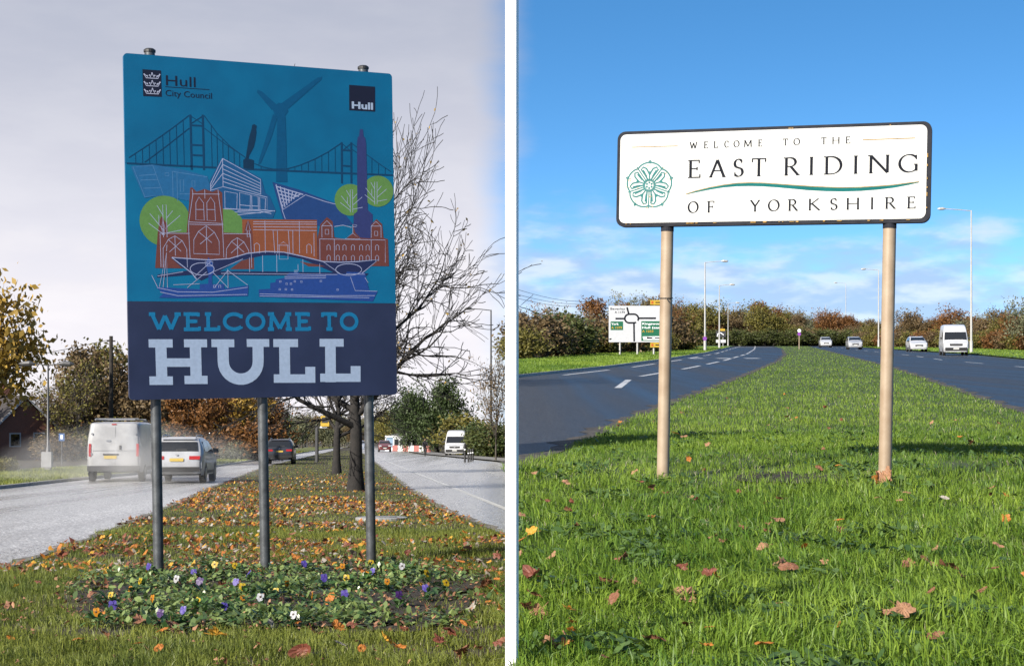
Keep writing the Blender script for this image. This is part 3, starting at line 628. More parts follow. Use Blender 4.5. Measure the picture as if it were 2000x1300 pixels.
def row(letters, xs, base, h, tk=.115, tn=.045, sf=.1):
    q.fit([(c_, 1170 + a_ * .33, 1170 + e_ * .33) for c_, (a_, e_) in zip(letters, xs)], lambda x: 220 + .33 * np.interp((x - 1170) / .33, [base[0], base[2]], [base[1], base[3]]), h * .33, tk, tn, sf)
row('WELCOMETOTHE', ((512, 560), (598, 625), (657, 684), (720, 748), (775, 812), (838, 885), (922, 948), (1066, 1100), (1130, 1170), (1292, 1325), (1358, 1400), (1435, 1464)), (512, 220, 1464, 190), 41, .17, .075)
q.end('lettering', mk)
q = P2.begin()
row('EASTRIDING', ((508, 588), (634, 735), (780, 842), (884, 978), (1076, 1172), (1218, 1262), (1312, 1420), (1475, 1520), (1568, 1690), (1742, 1852)), (508, 394, 1852, 359), 107, .155, .058)
row('OFYORKSHIRE', ((513, 580), (630, 676), (884, 946), (990, 1060), (1108, 1168), (1230, 1298), (1355, 1398), (1450, 1522), (1582, 1612), (1670, 1733), (1797, 1848)), (513, 601, 1848, 567), 69, .165, .065)
q.end('lettering', mk)
sw = [(500, 490, 4), (560, 473, 10), (640, 455, 14), (720, 441, 16), (800, 432, 20), (880, 429, 22), (960, 431, 22), (1050, 437, 22), (1140, 444, 24), (1230, 451, 26), (1330, 456, 26), (1430, 458, 25), (1530, 455, 24), (1630, 448, 22), (1720, 439, 18), (1800, 426, 13), (1864, 415, 5)]
q = P2.begin(); q.strip([P2.m(B_(x, y)) for x, y, _ in sw], [w_ * .0018 for *_, w_ in sw]); q.end('swoosh', mat('print_swoosh_teal', lin(14, 92, 92), .7, var=.2, scale=6, spec=.1))
q = P2.begin(); q.strip([P2.m(B_(x, y - w_ * .42)) for x, y, w_ in sw], [.008] * len(sw)); q.line([B_(162, 209), B_(440, 202)], .008); q.line([B_(1535, 170), B_(1836, 160)], .009); q.end('gold_line', mat('gold_paint', lin(138, 112, 62), .7, var=.4, scale=30, spec=.1))
q = P2.begin(); cx, cy, rr = 276, 437, 138
pol = lambda r_, a: B_(cx + r_ * rr * math.sin(a), cy - r_ * rr * math.cos(a))
def outl(f, n=80, w=.012): q.line([pol(f(t), t) for t in np.linspace(0, 2 * math.pi, n)], w * 1.3)
outl(lambda t: .9 + .1 * abs(math.cos(2.5 * (t + math.pi / 5))) ** .7 if False else .86 + .13 * abs(math.sin(2.5 * t + math.pi / 2)) ** .6, 110)
outl(lambda t: .25, 36, .011); outl(lambda t: .2, 30, .006)
for k in range(5):
    a0 = k * 2 * math.pi / 5; a1 = a0 + math.pi / 5
    L2 = lambda pr, w=.011: q.line([pol(r_, a0 + d_) for r_, d_ in pr], w * 1.3)
    L2([(.27, .3), (.5, .42), (.78, .5), (.84, .36), (.74, .2), (.58, .1), (.42, 0.), (.58, -.1), (.74, -.2), (.84, -.36), (.78, -.5), (.5, -.42), (.27, -.3)], .013)
    L2([(.4, .3), (.6, .38), (.72, .4)], .009); L2([(.4, -.3), (.6, -.38), (.72, -.4)], .009)
    L2([(.27, 0), (.6, 0)], .011)
    q.line([pol(.25, a1), pol(.62, a1), pol(.98, a1)], .012)
    q.line([pol(.98, a0 - .09), pol(1.09, a0), pol(.98, a0 + .09)], .01)
    q.line([pol(.92, a0), pol(1.08, a0)], .008)
for k in range(6):
    q.circ(*pol(.12, k * math.pi / 3), 2.2)
q.end('rose_emblem', m_tealp)
q = P2.begin()
for i in range(26):
    t = random.uniform(0, 6.28); p = pol(random.choice((.9, .97, .84, .5)), t); q.line([p, (p[0] + random.uniform(-3, 3), p[1] + random.uniform(-2, 2))], .008)
q.end('rust_spot', m_rust)

# ------------------------------------------------------------------ the slim white upright between the two verges
b = MB(); b.prism([(-.0245, -.025, -.4), (.0245, -.025, -.4), (.0245, .025, -.4), (-.0245, .025, -.4)], (0, 0, 4.2))
o = b.build('white_upright', mat('white_paint', (.88, .88, .88), .5, var=.05, scale=14, bump=.03), None, loc=(0, 6.9, 0), rot=(0, 0, R(-14)))
tag(o, 'tall slim white upright dividing the two road scenes', 'post')

# ------------------------------------------------------------------ trees and shrubs
m_bark = mat('dark_bark', (.024, .020, .018), .9, var=.5, scale=6, bump=.7, bscale=18)
m_bark2 = mat('grey_brown_bark', (.10, .085, .07), .9, var=.45, scale=5, bump=.5)
def leafmat(name, a, c, t=.3): return mat(name, a, .55, col2=c, attr='v', trans=t, spec=.3)
LM = {
 'rust': leafmat('foliage_rust', (0.150, 0.068, 0.024), (0.330, 0.150, 0.045)),
 'brown': leafmat('foliage_brown', (0.128, 0.083, 0.042), (0.255, 0.180, 0.083)),
 'olive': leafmat('foliage_olive', (0.105, 0.108, 0.024), (0.300, 0.255, 0.060)),
 'yellow': leafmat('foliage_yellow', (0.300, 0.195, 0.038), (0.630, 0.405, 0.075)),
 'green': leafmat('foliage_dark_green', (0.033, 0.060, 0.021), (0.112, 0.158, 0.053)),
 'silver': leafmat('foliage_silver_green', (0.112, 0.128, 0.068), (0.285, 0.285, 0.165)),
 'hedge': leafmat('foliage_hedge', (0.045, 0.068, 0.018), (0.150, 0.165, 0.045)),
}
def rand_unit(rng):
    v = Vector((rng.gauss(0, 1), rng.gauss(0, 1), rng.gauss(0, 1))); return v.normalized()
def gen_tree(seed, H, trunk, r0, cnt, ang, ratio, up, leaf_n, leaf, droop=0., wander=.16, spread=1., stems=1, leafy=.35, lean=0., start=.35, rad=None, rmin=.006):
    rng = random.Random(seed); b = MB(); pts = []
    def grow(p, d, L, r, lev):
        n = 5 if lev == 0 else 4 if lev < 3 else 3; P_ = [p]; D_ = [d]; RR = [r]
        for i in range(n):
            d = (d + rand_unit(rng) * wander * (.35 if lev == 0 else 1) + Vector((0, 0, up[min(lev, len(up) - 1)] - droop * lev * .5)) * .25).normalized()
            p = p + d * (L / n); P_.append(p); D_.append(d); RR.append(max(r * (1 - .62 * (i + 1) / n) if lev else r * (1 - .5 * (i + 1) / n), rmin))
        if lev == 0: RR[0] *= 1.45
        b.tube(P_, RR, 9 if lev == 0 else 5 if lev == 1 else 3, cap=False)
        if lev >= len(cnt) - 1:
            for k in range(1, len(P_)): pts.append(P_[k])
        if lev >= len(cnt): return
        for k in range(cnt[lev]):
            t = start + (1 - start) * (k + rng.random()) / cnt[lev] if lev == 0 else rng.uniform(.2, 1.)
            if k == 0: t = 1.
            i = min(int(t * n), n - 1); f = t * n - i; q = P_[i].lerp(P_[i + 1], f); dd = D_[min(i + 1, n)]
            a = R(ang[min(lev, len(ang) - 1)] * rng.uniform(.6, 1.25)) * (.45 if k == 0 else 1); az = k * 2.4 + rng.uniform(-.5, .5)
            s1 = dd.orthogonal().normalized(); s2 = dd.cross(s1)
            nd = dd * math.cos(a) + (s1 * math.cos(az) + s2 * math.sin(az)) * math.sin(a)
            if lev == 0: nd = Vector((nd.x * spread, nd.y * spread, nd.z)).normalized()
            grow(q, nd, L * ratio[min(lev, len(ratio) - 1)] * rng.uniform(.7, 1.2), RR[i] * (.78 if k == 0 else .6), lev + 1)
    for s_ in range(stems):
        a = s_ * 2 * math.pi / max(stems, 1) + rng.random(); o = .0 if stems == 1 else .35
        grow(Vector((math.cos(a) * o, math.sin(a) * o, -.25)), Vector((math.cos(a) * o * .8 + lean, math.sin(a) * o * .8, 1)).normalized(), trunk * (1 if stems == 1 else rng.uniform(.7, 1.1)), r0, 0)
    zmax = max(p.z for p in pts); k = H / zmax
    kx = k
    if rad: kx = rad / np.percentile([math.hypot(p.x, p.y) for p in pts], 93)
    b.v = [(x * (k + (kx - k) * min(max(z / zmax * 4 - .6, 0), 1)), y * (k + (kx - k) * min(max(z / zmax * 4 - .6, 0), 1)), z * k) for x, y, z in b.v]
    Pn = np.array([(p.x * kx, p.y * kx, p.z * k) for p in pts]); g = np.random.default_rng(seed)
    c = Pn[g.integers(0, len(Pn), leaf_n)] + g.normal(0, leafy, (leaf_n, 3)); c[:, 2] = np.maximum(c[:, 2], .1)
    u = g.normal(size=(leaf_n, 3)); u /= np.linalg.norm(u, axis=1)[:, None]; w = g.normal(size=(leaf_n, 3)); w -= (w * u).sum(1)[:, None] * u; w /= np.linalg.norm(w, axis=1)[:, None]
    sz = leaf * g.uniform(.6, 1.35, leaf_n)[:, None]
    V = np.stack([c - u * sz, c + w * sz * .55, c + u * sz, c - w * sz * .55], 1).reshape(-1, 3)
    cl = .5 + .5 * np.sin(c[:, 0] * 1.9 + seed) * np.sin(c[:, 1] * 2.3) * np.cos(c[:, 2] * 1.7)
    v = np.repeat(np.clip(.5 * cl + .5 * g.random(leaf_n), 0, 1), 4)
    return b, V, v
PROTO = {}
def proto(key, leafkey, bark, *a, **k):
    b, V, v = gen_tree(*a, **k); tm = b.mesh('trunk', bark, True)
    me = bpy.data.meshes.new('crown'); n = len(V) // 4; me.vertices.add(len(V)); me.vertices.foreach_set('co', V.astype(np.float32).ravel())
    me.loops.add(len(V)); me.loops.foreach_set('vertex_index', np.arange(len(V), dtype=np.int32)); me.polygons.add(n); me.polygons.foreach_set('loop_start', np.arange(0, len(V), 4, dtype=np.int32)); me.update(calc_edges=True)
    at_ = me.attributes.new('v', 'FLOAT', 'POINT'); at_.data.foreach_set('value', v.astype(np.float32))
    cr = {}
    for lk in leafkey:
        m2 = me.copy(); m2.materials.append(LM[lk]); cr[lk] = m2
    PROTO[key] = (tm, cr, k.get('H', a[1]))
CN = {'rust': 'rust brown', 'brown': 'dull brown', 'olive': 'olive yellow', 'yellow': 'golden', 'silver': 'grey green', 'green': 'dark green', 'hedge': 'green'}
def tree(key, lk, loc, H, label, rz=None, group=None, name=None, cat='tree', wx=1.):
    tm, cr, h0 = PROTO[key]; s = H / h0
    if group: label = CN[lk] + ' ' + label.replace('autumn ', '').replace('brown and olive ', '').replace('tangled ', ''); group = CN[lk] + ' ' + group
    t = thing(name or 'tree', label, cat, loc, (0, 0, random.uniform(0, 6.28) if rz is None else rz), group); t.scale = (s * wx, s * wx, s)
    for nm, me in (('trunk', tm), ('crown', cr[lk])):
        o = bpy.data.objects.new(nm, me); C.objects.link(o); o.parent = t
    return t
#            seed H trunk r0  counts             angles            ratio              up              leaves size
proto('verge', ('yellow',), m_bark, 21, 12., 5.0, .21, (15, 9, 6, 4), (52, 43, 40, 38), (.82, .58, .55, .5), (.1, .34, .16, .05), 560, .055, leafy=.08, wander=.22, start=.36, spread=1.25, rad=3.35, rmin=.012)
proto('leafy', ('rust', 'brown', 'olive', 'yellow'), m_bark2, 5, 8., 3.6, .16, (9, 7, 5), (55, 48, 45), (.7, .55, .5), (.1, .3, .15), 5200, .17, leafy=.34, start=.28)
proto('leafy2', ('rust', 'brown', 'olive', 'silver', 'green'), m_bark2, 9, 8., 3.2, .16, (10, 7, 5), (60, 50, 45), (.75, .6, .5), (.1, .25, .1), 6500, .17, leafy=.42, start=.2)
proto('thin', ('brown', 'rust', 'olive'), m_bark2, 14, 8., 3.8, .13, (9, 7, 5, 3), (42, 42, 40, 38), (.72, .6, .55, .5), (.1, .4, .2, .1), 1700, .11, leafy=.22, start=.25)
proto('willow', ('green',), m_bark, 31, 10., 3.4, .3, (12, 8, 6), (58, 50, 45), (.85, .6, .5), (.1, .2, -.1), 15000, .19, leafy=.5, start=.15, spread=1.2)
proto('shrub', ('hedge', 'brown', 'olive', 'rust', 'green', 'silver'), m_bark2, 41, 3., 1.1, .045, (6, 6, 4), (45, 45, 45), (.8, .6, .5), (.1, .2, .1), 5200, .12, leafy=.24, stems=6, start=.1)

# left verge: two bare trees one behind the other
tree('verge', 'yellow', gp(694, 958, 'L'), 12.6, 'nearer bare tree with dark trunk and few yellow leaves behind the teal sign', R(40), name='bare_tree')
tree('verge', 'yellow', gp(657, 925, 'L'), 11.0, 'farther bare tree with dark trunk on the leaf-strewn verge', R(200), name='bare_tree')
# left background
tree('leafy', 'yellow', at(-42, 86, 'L'), 11.4, 'golden leaved tree at the left edge above the brick house', .7, wx=.8)
gL = 'autumn trees along the left road'
for px, Z, H, key, lk in ((100, 150, 7.2, 'thin', 'brown'), (150, 125, 8.6, 'thin', 'olive'), (195, 128, 9.4, 'leafy', 'brown'), (248, 132, 9.8, 'leafy', 'olive'), (300, 128, 8.8, 'leafy2', 'brown'), (345, 140, 8.4, 'leafy', 'olive'),
                          (390, 120, 7.2, 'leafy', 'rust'), (425, 150, 8.2, 'leafy2', 'brown'), (462, 128, 7.4, 'leafy', 'yellow'), (495, 150, 7.4, 'leafy2', 'rust'), (72, 175, 7.2, 'thin', 'rust'), (128, 165, 7.4, 'leafy2', 'brown'), (222, 160, 8.4, 'leafy2', 'rust'), (20, 170, 7.2, 'leafy2', 'brown'),
                          (-40, 165, 8, 'leafy2', 'olive'), (-120, 120, 9, 'leafy', 'rust'), (-200, 130, 9, 'leafy2', 'brown')):
    tree(key, lk, at(px, Z, 'L'), H, 'autumn tree in the belt left of the road behind the white van', group=gL)
gL2 = 'hazy trees at the far end of the left road'
for px, Z, H, lk in ((535, 240, 7.2, 'green'), (560, 300, 7.6, 'green'), (590, 330, 7.4, 'brown'), (615, 360, 7.4, 'brown'), (642, 380, 8.6, 'brown'), (672, 400, 8.8, 'silver'), (700, 410, 7.6, 'brown'), (726, 400, 8.2, 'silver'), (752, 370, 8.4, 'olive'), (775, 330, 9.4, 'olive'), (515, 200, 7, 'green'), (480, 220, 8, 'brown'),
                     (575, 260, 6.5, 'silver'), (630, 330, 6.5, 'silver'), (690, 380, 6.5, 'brown')):
    tree('leafy2', lk, at(px, Z, 'L'), H, 'small distant tree where the left road vanishes', group=gL2, name='distant_tree')
for i in range(26):
    px = 380 + i * 18; tree('leafy2', ('brown', 'silver', 'olive')[i % 3], at(px, 415 + (i % 4) * 8, 'L'), 7.5 + (i % 5) * .6, 'small distant tree where the left road vanishes', group=gL2, name='distant_tree', wx=1.2)
tree('willow', 'green', at(852, 205, 'L'), 10.6, 'large dark green willow behind the parked white van', .4, name='willow_tree', wx=.82)
tree('willow', 'green', at(808, 222, 'L'), 8.6, 'smaller dark green willow left of the large willow', 2.1, name='willow_tree', wx=.6)
tree('leafy2', 'olive', at(775, 270, 'L'), 5.5, 'olive tree beyond the pale building far up the road', name='distant_tree')
tree('thin', 'brown', at(968, 118, 'L'), 9.2, 'nearly bare brown tree right of the street lamp beside the white upright', 1.2, wx=.5)
sh = (('shrub', 'olive', 905, 175, 4.6, 'tall olive shrub behind the parked white van'), ('shrub', 'green', 935, 165, 3.6, 'dark green shrub between the white van and the street lamp'), ('shrub', 'hedge', 960, 150, 3.4, 'clipped green shrub right of the street lamp'), ('shrub', 'green', 974, 150, 3.2, 'dark shrub beside the white upright'),
      ('shrub', 'silver', 460, 118, 1.5, 'low pale green shrub behind the silver car'), ('shrub', 'silver', 492, 122, 1.4, 'low clipped pale shrub beside the middle sign post'), ('shrub', 'olive', 12, 72, .75, 'small round bush on the far grass strip'))
for k_, l_, px, Z, H, lb in sh: tree(k_, l_, at(px, Z, 'L'), H, lb, name='shrub', cat='shrub', wx=1.25)
gh = 'scrub below the left tree belt'
for i in range(15):
    tree('shrub', ('brown', 'olive', 'rust', 'hedge')[i % 4], at(112 + i * 27, 118 + (i * 7) % 16, 'L'), 2.2 + (i % 3) * .5, 'scrubby bush under the autumn tree belt left of the road', group=gh, name='bush', cat='bush', wx=1.5)
# right: hedge, roadside trees, treeline, bank
gR = 'hedge bushes left of the curving road'
for i in range(13):
    px = 1022 + i * 26; Z = 104 + i * 6 + (i % 3) * 3
    tree('shrub', ('olive', 'brown', 'rust', 'hedge', 'olive', 'brown')[i % 6], at(px, Z, 'R') , (2.2, 3.3, 2.6, 3.6)[i % 4], 'tangled autumn bush in the hedge left of the curving road', group=gR, name='bush', cat='bush', wx=1.35)
for i in range(9):
    px = 1026 + i * 40; Z = 128 + i * 8
    tree('thin' if i % 2 else 'leafy', ('brown', 'rust', 'olive')[i % 3], at(px, Z, 'R'), (3.6, 4.9, 3.8, 4.4, 5.6, 6.9, 6.0, 6.9, 5.6)[i], 'autumn tree in the hedge behind the white direction sign', group='hedge trees behind the direction sign', wx=1.2)
for i in range(46):
    px = 1335 + (i % 23) * 17.0 + random.uniform(-5, 5); Z = 300 + (i // 23) * 28 + random.uniform(-8, 8)
    c_ = 1 - ((px - 1520) / 230) ** 2 * .25
    tree(('leafy2', 'leafy', 'leafy2')[i % 3], ('brown', 'olive', 'rust', 'silver', 'brown', 'rust', 'olive')[(i * 3) % 7] if i % 3 != 1 else ('rust', 'brown', 'olive')[i // 3 % 3], at(px, Z, 'R'), random.uniform(5.4, 9.2) * c_ * (1.08 - .3 * (px - 1335) / 390), 'brown and olive tree in the treeline behind the bend', group='treeline behind the bend', wx=1.15)
for i in range(34):
    px = 1655 + i * 11.5; Z = 290 - i * 3.2 + (i % 3) * 9
    tree(('leafy2', 'leafy', 'thin')[i % 3], ('brown', 'rust', 'olive')[i % 3] if i % 3 else ('brown', 'silver', 'rust', 'olive')[i % 4], at(px, Z, 'R'), (random.uniform(3.0, 4.6) if px < 1790 else random.uniform(3.6, 6.6)), 'autumn tree on the far side of the right carriageway', group='trees beyond the right carriageway', wx=1.2)
for i in range(20):
    px = 1330 + i * 19; tree('shrub', ('hedge', 'brown', 'olive')[i % 3], at(px, 288 + (i % 3) * 4, 'R'), 3.2, 'low bush at the foot of the treeline behind the bend', group='bushes under the treeline', name='bush', cat='bush', wx=1.7)
for i in range(16):
    px = 1690 + i * 24; tree('shrub', ('brown', 'olive', 'rust')[i % 3], at(px, 250 - i * 4.5, 'R'), 2.6, 'low bush along the far side of the right carriageway', group='bushes beyond the right carriageway', name='bush', cat='bush', wx=1.6)

# ------------------------------------------------------------------ vehicles
m_glass = mat('dark_glass', (.012, .014, .017), .08, spec=.8)
m_tyre = mat('tyre_rubber', (.018, .018, .018), .8)
m_rim = mat('alloy_rim', (.42, .42, .43), .35, .8)
m_blackp = mat('black_trim', (.022, .022, .024), .6)
m_red = mat('tail_light_red', (.38, .012, .012), .25)
m_clear = mat('headlight_glass', (.55, .56, .58), .12, spec=.8)
m_yel = mat('yellow_plate', (.6, .42, .06), .5, var=.2, scale=30)
m_wpl = mat('white_plate', (.7, .7, .68), .5)
def chaikin(p, n=2):
    for _ in range(n):
        q = [p[0]]
        for a, c in zip(p[:-1], p[1:]): q += [(a[0] * .75 + c[0] * .25, a[1] * .75 + c[1] * .25), (a[0] * .25 + c[0] * .75, a[1] * .25 + c[1] * .75)]
        p = q + [p[-1]]
    return p
def vehicle(name, label, cat, loc, heading, side, W, prof, belt, roofw, paint, wheels, wr=.33, screens=(), sides=(), lights=(), plates=(), boxes=(), mirrors=None, rails=None, group=None, patches=()):
    """heading: sideways drift per metre forward; forward is +y of the body"""
    dx_, dy_ = heading; ang = math.atan2(-dx_, dy_); pitch = PITCH[side] * (1 if dy_ > 0 else -1)
    t = thing(name, label, cat, loc, (pitch, 0, ang), group)
    H = max(z for _, z in prof); y0, y1 = min(y for y, _ in prof), max(y for y, _ in prof); zlow = min(z for _, z in prof)
    def hw(y, z):
        w = W / 2 * (1 - .05 * max(0, .55 - z) / .4)
        if z > belt: w *= 1 - (1 - roofw) * ((z - belt) / (H - belt)) ** 1.2
        e = min(y - y0, y1 - y); w *= 1 - .10 * max(0, 1 - e / .5) ** 2
        return w
    T_ = chaikin(prof, 2); n = len(T_); b = MB()
    S = [(0, 0), (.5, .0), (.8, .006), (.92, .02), (.975, .045), (1, .085)]; cols = [(-s, d) for s, d in reversed(S)] + S[1:]
    cy, cz = (y0 + y1) / 2, zlow
    grid = []
    for i, (y, z) in enumerate(T_):
        a, c = T_[max(i - 1, 0)], T_[min(i + 1, n - 1)]; tx, tz = c[0] - a[0], c[1] - a[1]; l = math.hypot(tx, tz) or 1; nx, nz = tz / l, -tx / l   # inward
        row = []
        for s, d in cols:
            row.append(len(b.v)); b.v.append((s * hw(y, z), y + nx * d, z + nz * d))
        grid.append(row)
    for i in range(n - 1):
        for j in range(len(cols) - 1): b.f.append((grid[i][j], grid[i][j + 1], grid[i + 1][j + 1], grid[i + 1][j]))
    M_ = 8
    for sgn, col in ((1, len(cols) - 1), (-1, 0)):
        rows = []
        for i in range(n):
            px_, py_, pz_ = b.v[grid[i][col]]; row = [grid[i][col]]; by = min(max(py_, y0 + .06), y1 - .06)
            for m_ in range(1, M_ + 1):
                f = m_ / M_; y = py_ + (by - py_) * f; z = pz_ + (zlow - pz_) * f
                row.append(len(b.v)); b.v.append((sgn * hw(y, z), y, z))
            rows.append(row)
        for i in range(n - 1):
            for m_ in range(M_):
                f_ = (rows[i][m_], rows[i + 1][m_], rows[i + 1][m_ + 1], rows[i][m_ + 1]); b.f.append(f_ if sgn > 0 else f_[::-1])
    b.poly([(-W * .46, y0 + .06, zlow), (W * .46, y0 + .06, zlow), (W * .46, y1 - .06, zlow), (-W * .46, y1 - .06, zlow)])
    body = b.build('body', paint, t, autos=True)
    def patch(p0, p1, s0, s1, off, nm, mm, par=t, k=6):
        b = MB(); tx, tz = p1[0] - p0[0], p1[1] - p0[1]; l = math.hypot(tx, tz); nx, nz = -tz / l, tx / l; g = []
        for i in range(3):
            y, z = p0[0] + tx * i / 2, p0[1] + tz * i / 2
            for j in range(k + 1):
                s = s0 + (s1 - s0) * j / k; b.v.append((s * hw(y, z), y + nx * off, z + nz * off))
        for i in range(2):
            for j in range(k): b.f.append((i * (k + 1) + j, i * (k + 1) + j + 1, (i + 1) * (k + 1) + j + 1, (i + 1) * (k + 1) + j))
        return b.build(nm, mm, par, smooth=True)
    for nm, p0, p1, s in screens: patch(p0, p1, -s, s, .012, nm, m_glass)
    for nm, p0, p1, s0, s1, mm in lights:
        patch(p0, p1, s0, s1, .014, nm, mm, k=4); patch(p0, p1, -s1, -s0, .014, nm, mm, k=4)
    for nm, p0, p1, s0, s1, mm, off in patches: patch(p0, p1, s0, s1, off, nm, mm)
    for nm, pl, mm, off in sides:
        for sg in (1, -1):
            b = MB(); b.poly([(sg * (hw(y, z) + off), y, z) for y, z in (pl if sg > 0 else pl[::-1])]); b.build(nm, mm, t)
    for nm, c, d, mm in boxes: b = MB(); b.box(c, d); b.build(nm, mm, t)
    for wy in wheels:
        for sg in (1, -1):
            xo = sg * (hw(wy, .4) - .09); wl = bpy.data.objects.new('wheel', None); C.objects.link(wl); wl.parent = t; wl.location = (xo, wy, wr)
            arch = MB(); arch.poly([(sg * (hw(wy, .5) + .006), wy + (wr + .06) * math.cos(a), wr + (wr + .06) * math.sin(a)) for a in (np.linspace(-.25, 3.39, 18) if sg > 0 else np.linspace(3.39, -.25, 18))]); arch.build('wheel_arch', m_blackp, t)
            b = MB(); b.tube([(-.11, 0, 0), (-.10, 0, 0), (.08, 0, 0), (.11, 0, 0)] if True else [], [wr * .9, wr, wr, wr * .9], 20); b.build('tyre', m_tyre, wl, autos=True)
            b = MB(); b.tube([(sg * .1, 0, 0), (sg * .118, 0, 0)], [wr * .66, wr * .6], 14); b.build('rim', m_rim, wl)
    if mirrors:
        for sg in (1, -1):
            y, z = mirrors; b = MB(); b.box((sg * (hw(y, z) + .12), y, z), (.2, .1, .17)); b.box((sg * (hw(y, z) + .02), y, z - .03), (.1, .05, .05)); b.build('door_mirror', m_blackp, t)
    if rails:
        for sg in (1, -1):
            ya, yb, z, x = rails; b = MB(); b.tube([(sg * x, ya, z - .04), (sg * x, ya + .12, z + .05), (sg * x, yb - .12, z + .05), (sg * x, yb, z - .03)], .022, 6); b.build('roof_rail', m_rim, t)
    return t
def paint(nm, col, var=.12): return mat(nm, col, .32, var=var, scale=2.5, coat=.5, spec=.5)
m_vanw = paint('dusty_white_paint', (.46, .46, .47), .25); m_silver = paint('pearl_silver_paint', (.46, .47, .5), .18); m_dark = paint('dark_grey_paint', (.03, .032, .04))
m_carred = paint('dull_red_paint', (.16, .03, .03)); m_cblue = paint('pale_blue_paint', (.3, .34, .42)); m_vwhite = paint('van_white_gloss', (.62, .63, .66))
m_lampg = mat('bumper_grey', (.25, .25, .26), .5)
van = [(-2.64, .42), (-2.68, .55), (-2.68, 1.2), (-2.62, 2.1), (-2.56, 2.22), (-1, 2.27), (1.0, 2.26), (1.4, 2.16), (2.0, 1.3), (2.55, 1.08), (2.68, .8), (2.66, .35)]
hd = (-.1, 1)
vehicle('panel_van', 'dusty white panel van seen from behind with low roof rack', 'van', at(243, 60, 'L'), hd, 'L', 2.06, van, 1.25, .90, m_vanw, (-1.75, 1.75), .34,
  lights=[('tail_light', (-2.678, .95), (-2.655, 1.42), .89, .985, m_red)], mirrors=(1.75, 1.3),
  patches=[('number_plate', (-2.68, .86), (-2.68, .98), -.38, .12, m_yel, .018), ('rear_handle', (-2.665, 1.2), (-2.66, 1.36), .22, .3, m_blackp, .03), ('door_gap', (-2.68, .62), (-2.62, 2.08), .055, .063, m_blackp, .012), ('door_hinge', (-2.672, 1.0), (-2.668, 1.08), -.9, -.84, m_rim, .02), ('door_hinge', (-2.65, 1.75), (-2.645, 1.83), -.92, -.85, m_rim, .02), ('door_hinge', (-2.65, 1.75), (-2.645, 1.83), .85, .92, m_rim, .02), ('panel_crease', (-2.68, 1.16), (-2.679, 1.175), -.86, .04, m_lampg, .012), ('panel_crease', (-2.68, 1.16), (-2.679, 1.175), .08, .86, m_lampg, .012), ('rear_badge', (-2.662, 1.5), (-2.658, 1.56), -.3, -.12, m_rim, .02), ('plate_recess', (-2.68, .99), (-2.679, 1.05), -.42, .2, m_blackp, .02), ('high_brake_light', (-2.6, 2.12), (-2.59, 2.16), -.1, .1, m_red, .02)],
  boxes=[('bumper', (0, -2.7, .5), (1.9, .12, .2), m_blackp), ('rack_bar', (0, -1.9, 2.36), (1.6, .05, .05), m_rim), ('rack_bar', (0, .2, 2.36), (1.6, .05, .05), m_rim), ('rack_bar', (-.72, -.8, 2.33), (.05, 3.2, .05), m_rim), ('rack_bar', (.72, -.8, 2.33), (.05, 3.2, .05), m_rim)],
  sides=[('side_window', [(1.0, 1.4), (1.75, 1.4), (1.35, 1.95), (1.0, 1.98)], m_glass, .01), ('sill_trim', [(-1.2, .42), (1.2, .42), (1.2, .56), (-1.2, .56)], m_blackp, .01)])
suv = [(-2.2, .34), (-2.3, .46), (-2.33, .78), (-2.28, 1.0), (-2.2, 1.1), (-1.9, 1.52), (-1.74, 1.63), (-.6, 1.70), (.25, 1.62), (1.15, 1.13), (2.0, .97), (2.27, .76), (2.3, .46), (2.2, .3)]
def suvcar(name, label, loc, hd, side, pm, mir=True, s=1., W=1.86, prof=suv, group=None, dirty=True, plate=m_yel):
    return vehicle(name, label, 'car', loc, hd, side, W, prof, 1.03, .76, pm, (-1.42, 1.38), .35,
      screens=[('rear_window', (-2.165, 1.15), (-1.925, 1.485), .86), ('windscreen', (.36, 1.56), (1.08, 1.165), .88)],
      lights=[('tail_light', (-2.315, .86), (-2.285, .985), .52, .97, m_red), ('headlight', (2.03, .955), (2.24, .80), .55, .96, m_clear)],
      patches=[('number_plate', (-2.325, .80), (-2.32, .91), -.29, .29, plate, .03), ('number_plate', (2.29, .62), (2.295, .5), -.28, .28, m_wpl, .03), ('bumper', (-2.29, .44), (-2.315, .60), -.97, .97, m_blackp, .016), ('diffuser', (-2.22, .36), (-2.285, .44), -.7, .7, m_rim, .03), ('grille', (2.265, .78), (2.29, .6), -.5, .5, m_blackp, .016), ('roof_spoiler', (-1.92, 1.56), (-1.78, 1.63), -.8, .8, pm, .03), ('wiper', (-2.15, 1.16), (-2.1, 1.22), -.05, .4, m_blackp, .03), ('rear_badge', (-2.29, 1.0), (-2.275, 1.05), -.05, .05, m_rim, .03)],
      sides=[('side_window', [(-1.55, 1.14), (-.3, 1.13), (-.3, 1.55), (-1.35, 1.52)], m_glass, .012), ('side_window', [(-.24, 1.13), (.95, 1.13), (.3, 1.52), (-.24, 1.55)], m_glass, .012), ('sill_trim', [(-1.0, .36), (1.0, .36), (1.0, .46), (-1.0, .46)], m_blackp, .012)],
      boxes=[('door_handle', (W / 2 - .005, -.75, 1.0), (.03, .16, .03), m_rim), ('door_handle', (W / 2 - .005, .25, 1.0), (.03, .16, .03), m_rim)],
      mirrors=(.85, 1.17) if mir else None, rails=(-1.6, .2, 1.68, .6), group=group)
suvcar('estate_car', 'silver white sport utility car with red tail lights driving away', at(362, 57, 'L'), (-.075, 1), 'L', m_silver)
suvcar('dark_car', 'dark grey hatchback driving away beyond the middle sign post', at(549, 104, 'L'), hd, 'L', m_dark)
suvcar('oncoming_car', 'dull red oncoming car far up the right road', at(751, 225, 'L'), (.11, -1), 'L', m_carred)
